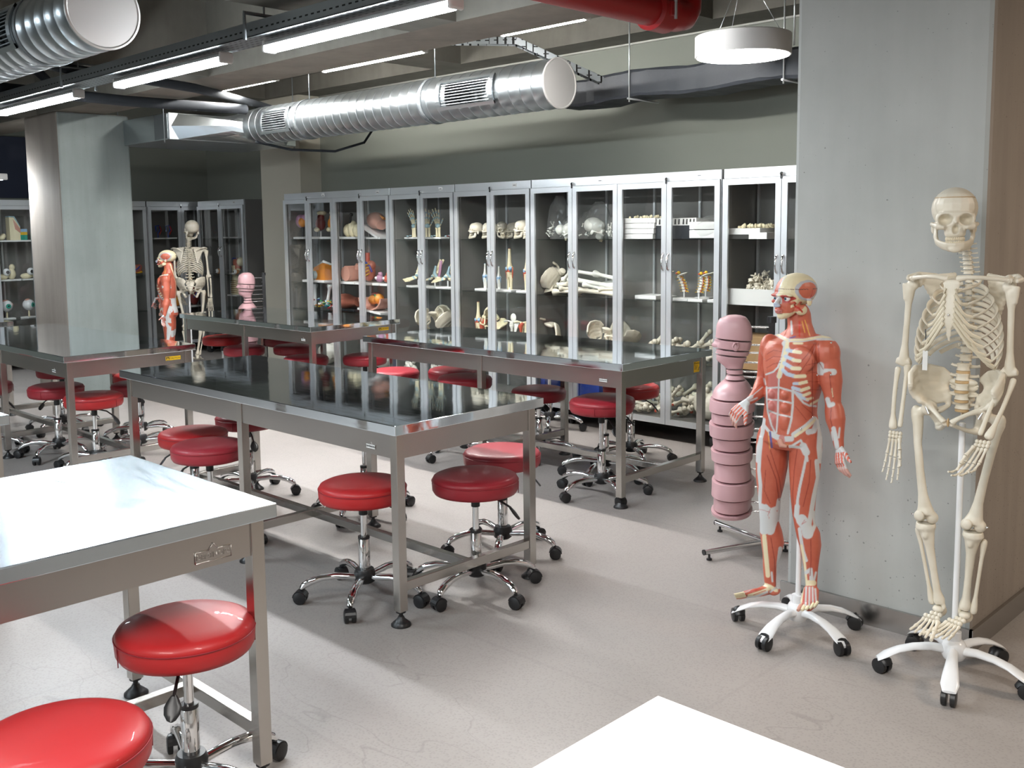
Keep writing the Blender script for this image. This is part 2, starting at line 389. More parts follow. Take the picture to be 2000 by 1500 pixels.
batten(-8.45, -7.50, 4.93, 2.905, 'short lit tube above the flat end of the long spiral duct', .07, led='led_thin', h=.03)
batten(-11.6, -10.62, 3.75, 2.166, 'bright tube light low above the eye model cabinet behind the far column')
# tray that carries the near lights
t = thing('cable_tray', 'dark grey perforated cable tray running under the ceiling above the tube lights', 'cable tray', (-6, RY, 2.64))
c = MB().box(-6, 7.5, -.09, -.086, 0, .075).box(-6, 7.5, .086, .09, 0, .075).box(-6, 7.5, -.09, .09, 0, .004); c.build('channel', 'perf', t)
for x in (-4.4, -1.05, 1.3, 3.6):
    h = MB().tube([(x, 0, .13), (x, 0, .7)], .006, 6); h.tube([(x-.0, -.12, -.02), (x, -.12, .12), (x, .12, .12), (x, .12, -.02)], .011, 6, smooth=False); h.build('hanger', 'tray', t)
# spiral ducts
def spiral(name, label, x0, x1, y, z, r, grilles, straps):
    t = thing(name, label, 'air duct', (x1, y, z)); L = x0-x1
    prof = []; n = int(-L/.11)
    for i in range(n):
        x = L+(-L)*i/n; prof += [(x, r), (x+.100, r), (x+.104, r+.0028), (x+.109, r+.0028)]
    prof.append((0, r)); K = 48; rings = []
    for x, rr in prof: rings.append([Vector((x, rr*math.cos(2*PI*j/K), rr*math.sin(2*PI*j/K))) for j in range(K)])
    mb = MB().loft(rings, caps=False)
    # openings for the grilles: drop faces inside
    keep_f = []; keep_s = []
    for f, s_ in zip(mb.f, mb.sm):
        cx = sum(mb.v[i][0] for i in f)/len(f); cy = sum(mb.v[i][1] for i in f)/len(f); cz = sum(mb.v[i][2] for i in f)/len(f)
        an = math.atan2(cz, -cy)
        if any(gx0 < cx < gx1 and abs(an-.04) < .50 for gx0, gx1 in grilles): continue
        keep_f.append(f); keep_s.append(s_)
    mb.f, mb.sm = keep_f, keep_s
    mb.build('tube', 'galv', t)
    cp = MB()
    rr = [(0, r+.006), (.010, r+.006), (.012, r-.002), (.008, r-.008), (.0078, r*.6), (.008, .004)]
    cp.loft([[Vector((x, q_*math.cos(2*PI*j/K), q_*math.sin(2*PI*j/K))) for j in range(K)] for x, q_ in rr], True, False); cp.build('end_cap', 'galv_cap', t)
    for gx0, gx1 in grilles:
        fr = MB()
        def arc(xa, xb, a0, a1, ro, n=10):
            ring = []
            for k in range(n+1):
                a = a0+(a1-a0)*k/n; p = []
                for q_, x in ((ro, xa), (ro, xb), (ro+.012, xb), (ro+.012, xa)): p.append(Vector((x, -q_*math.cos(a), q_*math.sin(a))))
                ring.append(p)
            fr.loft(ring, True, False)
        for a0, a1 in ((-.60, -.46), (.54, .66)): arc(gx0-.04, gx1+.04, a0, a1, r+.004, 3)
        arc(gx0-.04, gx0, -.60, .66, r+.004); arc(gx1, gx1+.04, -.60, .66, r+.004)
        go = fr.build('grille_frame', 'galv', t)
        for k in range(8):
            a = -.40+.88*k/7; MB().box(gx0, gx1, -r*math.cos(a)-.004, -r*math.cos(a)+.004, r*math.sin(a)-.0025, r*math.sin(a)+.0025).build('grille_slat', 'tray', go)
    for x in straps:
        s_ = MB().loft([[Vector((x+dx, rr_*math.cos(2*PI*j/K), rr_*math.sin(2*PI*j/K))) for j in range(K)] for dx, rr_ in ((0, r+.001), (0, r+.008), (.03, r+.008), (.03, r+.001))], False); s_.build('strap', 'tray', t)
        MB().cyl((x+.015, 0, r+.002), (x+.015, 0, ZS-z-.01), .005, 6).build('hanger_rod', 'tray', t)
    return t
spiral('spiral_duct', 'long galvanised spiral duct with two louvred grilles in front of the back wall', -8.55, -4.70, 5.4, 2.625, .172, [(-3.52, -3.12), (-1.05, -.52)], [-3.0, -1.30])
spiral('spiral_duct', 'short wide spiral duct end with a grille in the upper corner beside the tray', -8.2, -4.50, 2.06, 2.62, .168, [(-1.22, -.66)], [-.60])
def plen():
    t = thing('duct_plenum', 'flat galvanised plenum box that feeds the long spiral duct', 'air duct', (-9.5, 5.4, 2.5))
    MB().box(-.55, .52, -.70, .72, 0, .25).build('box', 'galv', t, .004)
    MB().box(.24, .50, -.708, -.70, .01, .24).build('collar', 'tray', t)
    K = 32; r = .172; rings = []
    for u in [k/6 for k in range(7)]:
        ring = []
        for j in range(K):
            a = 2*PI*j/K; cc, ss = math.cos(a), math.sin(a); m_ = max(abs(cc)/.68, abs(ss)/.12)
            px, pz = cc/m_, ss/m_
            ring.append(Vector((.52+u*.43, px*(1-u)+r*cc*u, .125+pz*(1-u)+r*ss*u)))
        rings.append(ring)
    MB().loft(rings, True, False).build('transition', 'galv', t)
    for x, y in ((.46, -.72), (-.5, -.72), (.46, .74)): MB().cyl((x, y, -.03), (x, y, .84), .006, 6).build('hanger_rod', 'tray', t)
plen()
t = thing('insulated_duct', 'flat duct in crumpled dark wrapping behind the round lamp', 'air duct', (-1.8, 6.45, 2.7))
rings = []
random.seed(3)
for i in range(46):
    x = -3.72+i*.085; sg = -.012*math.sin(i*.5); s_ = 1+.012*math.sin(i*2.3)+(.07 if i in (5, 26) else 0)
    rings.append([Vector((x, .17*cx_*s_, sg+.10*cz_*s_+random.uniform(-.004, .004))) for cx_, cz_ in ((-1, -.8), (-.9, -1), (.9, -1), (1, -.8), (1, .8), (.9, 1), (-.9, 1), (-1, .8))])
MB().loft(rings, True, False).build('wrapping', 'wrap', t)
for x in (-2.95, -1.66): 
    MB().cyl((x, -.18, -.13), (x, -.18, .62), .006, 6).build('hanger_rod', 'cab', t); MB().cyl((x, -.2, -.105), (x, .2, -.105), .008, 6).build('hanger_bar', 'cab', t)
# red pipe with coupling
t = thing('sprinkler_pipe', 'thick red fire pipe ending in a bolted coupling below the beam', 'pipe', (-3.03, 4.36, 2.69))
MB().cyl((0, -9.4, 0), (0, -.02, 0), .078, 28).build('tube', 'pipe_red', t)
MB().tube([(0, -.20, 0), (0, -.19, 0), (0, -.06, 0), (0, -.05, 0)], [.079, .098, .098, .079], 28).build('coupling', 'pipe_red', t)
MB().tube([(0, -.03, 0), (.0, .03, 0), (.0, .09, .012), (0, .125, .05), (0, .135, .105)], [.078, .078, .078, .074, .070], 24).build('elbow', 'pipe_red', t)
for s in (-1, 1):
    MB().box(s*.085-.018, s*.085+.018, -.155, -.095, -.035, .035).build('clamp_lug', 'pipe_red', t, .006)
    MB().cyl((s*.105, -.125, -.05), (s*.105, -.125, .05), .008, 8).build('bolt', 'cab', t)
t = MB().cyl((-1.9, 5.2, 3.0), (-1.9, 4.53, 3.0), .06, 20).build('red_pipe_stub', 'pipe_red'); tag(t, 'short piece of red pipe at the top beside the near column', 'pipe')
t = MB().cyl((0, 0, 0), (0, 0, .55), .006, 6).build('threaded_rod', 'cab', loc=(-3.35, 6.2, 2.8)); tag(t, 'thin threaded rod hanging behind the red pipe coupling', 'rod')
# round lamp
t = thing('pendant_lamp', 'round white pendant lamp with glowing underside beside the near column', 'pendant lamp', (-3.49, 5.80, 2.70))
MB().lathe([(.300, 0), (.302, .004), (.302, .126), (.296, .13), (.0, .13)], 56).build('housing', 'white_matt', t)
MB().lathe([(.290, -.002), (.290, .01), (.0, .01)], 48).build('diffuser', 'ring', t)
for a in (.4, 2.5, 4.6): MB().tube([(.24*math.cos(a), .24*math.sin(a), .13), (.05*math.cos(a), .05*math.sin(a), .47)], .002, 5).build('cable', 'cab', t)
# pipes and bent tray piece
def pipe(name, label, pts, r, m, cat='pipe'):
    o = MB().tube(pts, r, 14).build(name, m); return tag(o, label, cat)
P_ = lambda x, *q: [at(px, py, 0, x) for px, py in q]
pipe('insulated_pipe', 'upper black insulated pipe crossing under the beams by the far column', P_(-7.08, (60, 118), (130, 134), (200, 144), (290, 157), (380, 172))+P_(-7.9, (440, 187))+P_(-8.6, (500, 203), (530, 212)), .035, 'ins')
pipe('insulated_pipe', 'lower black insulated pipe crossing behind the tray light to the plenum box', P_(-8.3, (-60, 166), (0, 172), (120, 184), (245, 197), (370, 206), (480, 214)), .045, 'ins')
pipe('insulated_pipe', 'curved black insulated pipe branch above the tray near the far column', P_(-8.3, (72, 138), (90, 155), (101, 172), (106, 183)), .036, 'ins')
pipe('insulated_pipe', 'arched black insulated pipe rising behind the tray beside the curved branch', P_(-8.3, (110, 183), (118, 162), (140, 152), (175, 148), (215, 150)), .036, 'ins')
pipe('conduit_tube', 'thin pale conduit clipped along the beam behind the spiral duct end', P_(-7.62, (95, 126), (170, 136), (240, 146), (330, 160)), .009, 'conduit', 'conduit')
pipe('cable_bundle', 'loop of black cable hanging below the plenum box end', [(-8.45, 5.3, 2.47), (-8.3, 5.6, 2.40), (-8.0, 5.9, 2.38), (-7.8, 6.1, 2.46), (-7.8, 6.3, 2.7)], .012, 'ins', 'cable')
t = thing('cable_tray', 'short bent perforated tray piece dropping over the end of the long duct', 'cable tray', (0, 0, 0))
p0, p1, p2 = Vector((-5.55, 5.12, 3.02)), Vector((-5.15, 5.45, 3.0)), Vector((-4.75, 5.95, 2.72))
c = MB()
for a, d in ((p0, p1), (p1, p2)):
    dr = (d-a).normalized(); sd = Vector((0, 0, 1)).cross(dr).normalized()*.04; upv = dr.cross(sd).normalized()*.0
    n_ = sd.cross(dr).normalized()*-.05
    for k in (-1, 1):
        q0 = a+sd*k; q1 = d+sd*k; c.add([q0, q1, q1-n_, q0-n_, q0+sd*.04, q1+sd*.04, q1-n_+sd*.04, q0-n_+sd*.04], [(0, 1, 2, 3), (4, 7, 6, 5), (0, 4, 5, 1), (3, 2, 6, 7), (0, 3, 7, 4), (1, 5, 6, 2)])
    c.add([a-sd, a+sd, d+sd, d-sd, a-sd-n_*.06, a+sd-n_*.06, d+sd-n_*.06, d-sd-n_*.06], [(0, 1, 2, 3), (4, 7, 6, 5), (0, 4, 5, 1), (2, 6, 7, 3), (0, 3, 7, 4), (1, 5, 6, 2)])
c.build('channel', 'perf', t)

# ------------------------------------------------------------------ tables (local: corner at origin, x 0..W, y 0..L)
TH = .85
def table(label, x0, y0, lx, ly, top='top', rails=True):
    t = thing('steel_work_table', label, 'table', (x0, y0, 0), 0, 'stainless steel work tables')
    MB().box(0, lx, 0, ly, TH-.042, TH).build('tabletop', top, t, .003)
    i = .028; z0, z1 = TH-.042-.105, TH-.042; s = .042
    for a in ((i+s, lx-i-s, i+.006, i+.014), (i+s, lx-i-s, ly-i-.014, ly-i-.006)): MB().box(*a, z0, z1).build('apron', 'steel', t)
    for a in ((i+.006, i+.014, i+s, ly-i-s), (lx-i-.014, lx-i-.006, i+s, ly-i-s)): MB().box(*a, z0, z1).build('apron', 'steel', t)
    longx = lx > ly; mids = []
    xs = [i, lx-i-s]; ys = [i, ly-i-s]; pos = [(x, y) for x in xs for y in ys]
    if longx: pos += [(lx/2-s/2, y) for y in ys]
    else: pos += [(x, ly/2-s/2) for x in xs]
    for x, y in pos:
        l = MB().box(x, x+s, y, y+s, .062, z1).build('leg', 'steel_leg', t, .002)
        f = MB().lathe([(.0, .056), (.021, .056), (.021, .066), (.0, .066)], 4*4, (x+s/2, y+s/2, 0)); f.lathe([(.009, .03), (.009, .058)], 10, (x+s/2, y+s/2, 0))
        f.lathe([(.042, 0), (.042, .007), (.030, .018), (.016, .030), (.012, .040)], 24, (x+s/2, y+s/2, 0)); f.build('levelling_foot', 'black', l)
    zr0, zr1 = .145, .185
    if longx:
        for x in (i+.004, lx/2-.017, lx-i-s+.004): MB().box(x, x+.034, i+s, ly-i-s, zr0, zr1).build('cross_rail', 'steel_leg', t, .002)
        MB().box(i+s-.004, lx-i-s+.004, ly/2-.017, ly/2+.017, zr0+.002, zr1-.002).build('long_rail', 'steel_leg', t, .002)
    else:
        for y in (i+.004, ly/2-.017, ly-i-s+.004): MB().box(i+s, lx-i-s, y, y+.034, zr0, zr1).build('cross_rail', 'steel_leg', t, .002)
        MB().box(lx/2-.017, lx/2+.017, i+s-.004, ly-i-s+.004, zr0+.002, zr1-.002).build('long_rail', 'steel_leg', t, .002)
    return t
T0 = table('steel table in the middle, empty top mirroring the display cabinets', -5.503, 2.505, 2.450, .885)
T1 = table('steel table close to the glass cabinets, with a yellow sticker by the pink mannequin', -5.840, 4.505, 2.385, .925)
T2 = table('steel table whose top mirrors the far concrete column, caution sticker on its end', -8.82, 2.545, 2.445, .915)
T3 = table('steel table in front of the two far anatomy figures and the far pink mannequin', -8.862, 4.655, 2.150, .935)
T4 = table('large worn pale-topped steel table with an embossed maker plate over the round red seat', -3.362, -.90, .922, 2.457, 'top_worn')
T5 = table('steel table cut off by the picture edge, one corner showing beside the worn table', -5.45, -.90, .935, 2.457, 'top_worn')
T6 = table('steel table end just visible under the eye models of the far cabinet', -10.25, .85, .93, 2.45)
# sticker and plates
def plate(tb, x, y, z, face, w_=.062, white=True):
    rot = (PI/2, 0, 0) if face == '-y' else (PI/2, 0, PI/2)
    n_ = Vector((0, -1, 0)) if face == '-y' else Vector((1, 0, 0)); ux = Vector((1, 0, 0)) if face == '-y' else Vector((0, 1, 0))
    o = Vector((x, y, z)); h = w_*.30
    poly = [(-w_/2, 0), (-w_*.1, 0), (0, -h*.25), (w_*.1, 0), (w_/2, 0), (w_/2, h), (w_*.12, h), (0, h*1.5), (-w_*.12, h), (-w_/2, h)]
    p = MB().prism(poly, o, ux, (0, 0, 1), .0025).build('maker_plate', 'steel', tb)
    text('DEMİNOKS', o+n_*.0035+Vector((0, 0, h*.5)), rot, h*.62, 'steel' if not white else 'ink', p, ext=.0008 if white else .0018)
    if not white:
        for a_, c_ in (((-w_/2, .001), (w_/2, .001)), ((-w_/2, h-.001), (-w_*.12, h-.001)), ((w_*.12, h-.001), (w_/2, h-.001)), ((-w_/2, 0), (-w_/2, h)), ((w_/2, 0), (w_/2, h)), ((-w_*.12, h), (0, h*1.5)), ((0, h*1.5), (w_*.12, h))): MB().tube([o+ux*a_[0]+n_*.003+Vector((0, 0, a_[1])), o+ux*c_[0]+n_*.003+Vector((0, 0, c_[1]))], .0016, 6).build('plate_rim', 'steel', p)
    if white: MB().prism([(-w_*.46, h*.06), (w_*.46, h*.06), (w_*.46, h*.94), (-w_*.46, h*.94)], o+n_*.0026, ux, (0, 0, 1), .0005).build('paper_label', 'paper', p)
    return p
def txt_plate(): pass
plate(T0, 2.25, .034, TH-.125, '-y'); plate(T1, 2.22, .034, TH-.12, '-y'); plate(T2, 2.2, .034, TH-.125, '-y'); plate(T3, 2.0, .034, TH-.125, '-y')
plate(T4, .922-.034, 2.457-.19, TH-.130, 'x', .11, False)
def caution(tb, x, y, z, w_, h, big):
    s = MB().prism([(-w_/2, 0), (w_/2, 0), (w_/2, h), (-w_/2, h)], (x, y, z), (0, 1, 0), (0, 0, 1), .001).build('caution_sticker', 'caution', tb)
    hh = .018 if big else h*.8; zt = z+h-hh-.003
    MB().prism([(-w_*.46, 0), (-w_*.26, 0), (-w_*.26, hh), (-w_*.46, hh)], (x+.0012, y, zt), (0, 1, 0), (0, 0, 1), .0004).build('black_square', 'ink', s)
    MB().prism([(-w_*.44, hh*.1), (-w_*.28, hh*.1), (-w_*.36, hh*.9)], (x+.0018, y, zt), (0, 1, 0), (0, 0, 1), .0004).build('warning_triangle', 'caution', s)
    text('CAUTION', Vector((x+.0015, y+w_*.12, zt+hh*.5)), (PI/2, 0, PI/2), hh*.82*(1 if not big else .75), 'ink', s, ext=.0003)
    if big:
        for k in range(3):
            MB().box(x+.001, x+.0016, y-w_*.42, y+w_*(.15-.05*k), zt-.008-k*.009, zt-.005-k*.009).build('printed_line', 'ink', s)
        MB().prism([(.0, 0), (.006, 0), (.016, .022), (.012, .024)], (x+.001, y+w_*.22, z+.008), (0, 1, 0), (0, 0, 1), .0005).build('printed_symbol', 'ink', s)
caution(T1, 2.385-.034, .80, TH-.135, .06, .066, True)
caution(T2, 2.445-.034, .76, TH-.10, .11, .026, False)
caution(T3, 2.15-.034, .78, TH-.09, .11, .026, False)
# bits on and under the tops
o = MB().add([(-3.30, 1.28, .8506), (-3.22, 1.33, .8506), (-3.17, 1.29, .8508), (-3.10, 1.31, .8506), (-3.12, 1.24, .8507), (-3.2, 1.22, .8507), (-3.26, 1.24, .8506)], [tuple(range(7))]).prism([(0, 0), (.09, .01), (.1, .05), (.03, .045)], (-3.22, 1.24, .8508), (1, .1, 0), (0, 1, 0), .0008).build('torn_label', 'paper')
tag(o, 'torn scrap of paper label stuck to the worn table top', 'label')
p_ = at(372, 736, 2, TH)

# ------------------------------------------------------------------ stools
def stool():
    t = thing('swivel_stool', 'stool', 'stool')
    Rr = .194
    s = MB().lathe([(.0, .0), (.165, .0), (.184, .006), (.192, .020), (.194, .05), (.192, .060), (.1935, .064), (.186, .078), (.165, .087), (.12, .0915), (.06, .094), (.0, .095)], 56)
    so = s.build('seat', 'red_scarlet', t); so.location = (0, 0, -.047)
    MB().tube([(.1945*math.cos(a), .1945*math.sin(a), .014) for a in [2*PI*k/48 for k in range(48)]], .0018, 5, close=True).build('seam', 'red_crimson', so, loc=(0, 0, .047))
    MB().cyl((0, .1945, .006), (0, .1955, .060), .0016, 5).build('side_seam', 'red_crimson', so)
    pl = MB().box(-.07, .07, -.07, .07, -.062, -.047); pl.cyl((0, 0, -.11), (0, 0, -.05), .020, 16, ).build('mount_plate', 'black', t, .003)
    lv = MB().tube([(.02, 0, -.065), (.10, 0, -.075), (.16, 0, -.11)], .005, 8).build('lever', 'black', t)
    pd = MB()
    prof = [(0, .008), (.012, .016), (.03, .024), (.05, .022), (.066, .012), (.07, .004)]
    rings = []
    for d, wd in prof:
        c = Vector((.155+d*.62, 0, -.108-d*.78)); ux = Vector((0, 1, 0)); uz = Vector((.78, 0, .62))
        rings.append([c+ux*(wd*math.cos(a))+uz*(.005*math.sin(a)) for a in [2*PI*k/12 for k in range(12)]])
    pd.loft(rings).build('lever_paddle', 'black', lv)
    MB().cyl((0, 0, -.30), (0, 0, -.10), .014, 16).build('piston', 'chrome', t)
    return t
def stool_base():
    t = thing('stool_base', 'b', 'b')
    c = MB().lathe([(.0245, .135), (.0255, .14), (.0255, .275), (.023, .278), (.0, .278)], 28).build('column_cover', 'chrome', t)
    MB().lathe([(.0262, .272), (.0262, .284), (.0155, .286), (.0, .286)], 28).build('cover_ring', 'black', c)
    MB().lathe([(.0, .070), (.034, .072), (.045, .081), (.047, .12), (.040, .136), (.0, .138)], 28).build('hub', 'black', t)
    for k in range(5):
        a = 2*PI*k/5; m = Matrix.Rotation(a, 4, 'Z')
        pts = [(.03, .100, .0155), (.07, .105, .0165), (.13, .112, .017), (.19, .109, .0175), (.238, .096, .0185), (.268, .080, .0175), (.279, .066, .013)]
        mb = MB().tube([(x, 0, z) for x, z, r in pts], [r for *_, r in pts], 14, flat=(.85, 1)).xf(m)
        lg = mb.build('leg', 'chrome', t)
        rnd = random.uniform(-.8, .8)
        w_ = MB()
        for sd in (-1, 1):
            w_.loft([[Vector((.004+r*math.cos(2*PI*j/20), sd*y, .0255+r*math.sin(2*PI*j/20))) for j in range(20)] for y, r in ((.006, .022), (.007, .0255), (.021, .0255), (.024, .018), (.0245, .002))])
        hood = []
        for k2 in range(9):
            an = PI*(.02+.9*k2/8); hood.append([Vector((.004+q_*math.cos(an), y, .0255+q_*math.sin(an))) for q_, y in ((.0265, -.019), (.0295, -.019), (.0295, .019), (.0265, .019))])
        w_.loft(hood, True, False)
        w_.cyl((.0, 0, .03), (.0, 0, .070), .006, 8)
        w_.xf(m @ Matrix.Translation((.279, 0, 0)) @ Matrix.Rotation(rnd, 4, 'Z') @ Matrix.Scale(1.1, 4))
        w_.build('caster', 'black', lg)
    return t
def kids(o): return [x for x in bpy.data.objects if x.parent == o]
SEAT, BASE = stool(), stool_base()
def make_tree_copy(o, par):
    c = o.copy(); COL.objects.link(c); c.parent = par
    for ch in KT.get(o.name, []): make_tree_copy(ch, c)
    return c
KT = {}
for x in bpy.data.objects:
    if x.parent: KT.setdefault(x.parent.name, []).append(x)
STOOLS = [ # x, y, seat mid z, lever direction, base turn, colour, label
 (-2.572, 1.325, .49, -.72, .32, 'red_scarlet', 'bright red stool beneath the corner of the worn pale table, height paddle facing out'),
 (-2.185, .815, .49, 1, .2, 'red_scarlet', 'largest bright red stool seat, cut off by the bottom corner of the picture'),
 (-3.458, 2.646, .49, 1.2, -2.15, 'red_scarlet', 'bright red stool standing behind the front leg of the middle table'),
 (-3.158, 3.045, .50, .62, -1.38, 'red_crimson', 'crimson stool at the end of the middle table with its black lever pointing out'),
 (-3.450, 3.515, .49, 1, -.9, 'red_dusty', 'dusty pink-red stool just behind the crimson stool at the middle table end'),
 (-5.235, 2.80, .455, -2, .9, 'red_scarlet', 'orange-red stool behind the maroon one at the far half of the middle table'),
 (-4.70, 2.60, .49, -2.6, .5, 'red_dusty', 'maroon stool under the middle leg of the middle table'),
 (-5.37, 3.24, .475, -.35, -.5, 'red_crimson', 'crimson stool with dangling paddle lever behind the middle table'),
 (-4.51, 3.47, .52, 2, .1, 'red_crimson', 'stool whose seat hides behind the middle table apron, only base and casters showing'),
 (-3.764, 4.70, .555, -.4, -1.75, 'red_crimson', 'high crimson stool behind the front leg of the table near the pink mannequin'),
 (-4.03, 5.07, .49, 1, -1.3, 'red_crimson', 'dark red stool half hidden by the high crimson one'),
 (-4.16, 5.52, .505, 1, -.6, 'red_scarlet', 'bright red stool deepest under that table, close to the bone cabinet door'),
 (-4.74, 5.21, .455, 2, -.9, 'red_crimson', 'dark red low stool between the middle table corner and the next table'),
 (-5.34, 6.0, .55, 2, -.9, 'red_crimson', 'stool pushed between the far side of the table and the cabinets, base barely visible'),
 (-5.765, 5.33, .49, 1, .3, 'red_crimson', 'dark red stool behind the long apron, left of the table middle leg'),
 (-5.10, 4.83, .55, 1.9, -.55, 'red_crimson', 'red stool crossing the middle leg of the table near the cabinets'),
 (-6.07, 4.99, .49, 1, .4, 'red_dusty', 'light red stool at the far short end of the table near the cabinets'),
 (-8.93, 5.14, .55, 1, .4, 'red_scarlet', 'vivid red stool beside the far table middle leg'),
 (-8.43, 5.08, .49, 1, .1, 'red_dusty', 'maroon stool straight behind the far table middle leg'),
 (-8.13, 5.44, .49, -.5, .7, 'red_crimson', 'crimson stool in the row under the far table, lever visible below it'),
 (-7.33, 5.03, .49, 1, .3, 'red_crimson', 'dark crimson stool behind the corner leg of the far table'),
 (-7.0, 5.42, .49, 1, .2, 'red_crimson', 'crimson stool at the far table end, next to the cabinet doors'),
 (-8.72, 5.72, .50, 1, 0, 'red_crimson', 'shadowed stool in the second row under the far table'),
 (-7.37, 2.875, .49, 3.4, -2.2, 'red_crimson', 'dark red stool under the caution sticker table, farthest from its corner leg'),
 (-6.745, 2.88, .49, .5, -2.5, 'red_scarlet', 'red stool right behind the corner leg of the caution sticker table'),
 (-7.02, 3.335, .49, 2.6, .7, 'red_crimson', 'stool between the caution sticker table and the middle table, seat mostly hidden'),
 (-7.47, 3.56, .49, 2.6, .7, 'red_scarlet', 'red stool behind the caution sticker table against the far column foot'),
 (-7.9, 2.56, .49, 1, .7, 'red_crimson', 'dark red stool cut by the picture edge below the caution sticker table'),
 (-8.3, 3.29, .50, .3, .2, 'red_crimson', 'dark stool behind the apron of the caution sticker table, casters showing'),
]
for i, (x, y, z, lv, bt, colr, lab) in enumerate(STOOLS):
    t = thing('swivel_stool', lab, 'stool', (x, y, 0), 0, 'round red swivel stools')
    for ch in KT[SEAT.name]:
        c = make_tree_copy(ch, t); nm = ch.name.split('.')[0]
        c.location = (c.location[0], c.location[1], c.location[2]+z)
        if nm in ('lever', 'mount_plate', 'seat'):
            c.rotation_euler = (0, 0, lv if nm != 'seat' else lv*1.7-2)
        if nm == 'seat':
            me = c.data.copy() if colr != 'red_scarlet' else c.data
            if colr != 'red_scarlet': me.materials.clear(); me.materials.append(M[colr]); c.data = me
    for ch in KT[BASE.name]:
        c = make_tree_copy(ch, t); 
        if 'leg' in ch.name: c.rotation_euler = (0, 0, bt)
for o in (SEAT, BASE):
    def rm(x):
        for ch in [y for y in bpy.data.objects if y.parent == x]: rm(ch)
        bpy.data.objects.remove(x)
    rm(o)
# white table top in the lower corner of the view
t = thing('white_table', 'white table corner at the bottom edge of the picture', 'table', (-1.063, -.3, 0))
MB().box(0, 1.6, 0, 1.797, .72, .75).build('tabletop', 'white_matt', t, .003)
for x, y in ((.06, .06), (1.5, .06), (.30, 1.2), (1.5, 1.7)): MB().box(x, x+.04, y, y+.04, 0, .72).build('leg', 'white_matt', t)

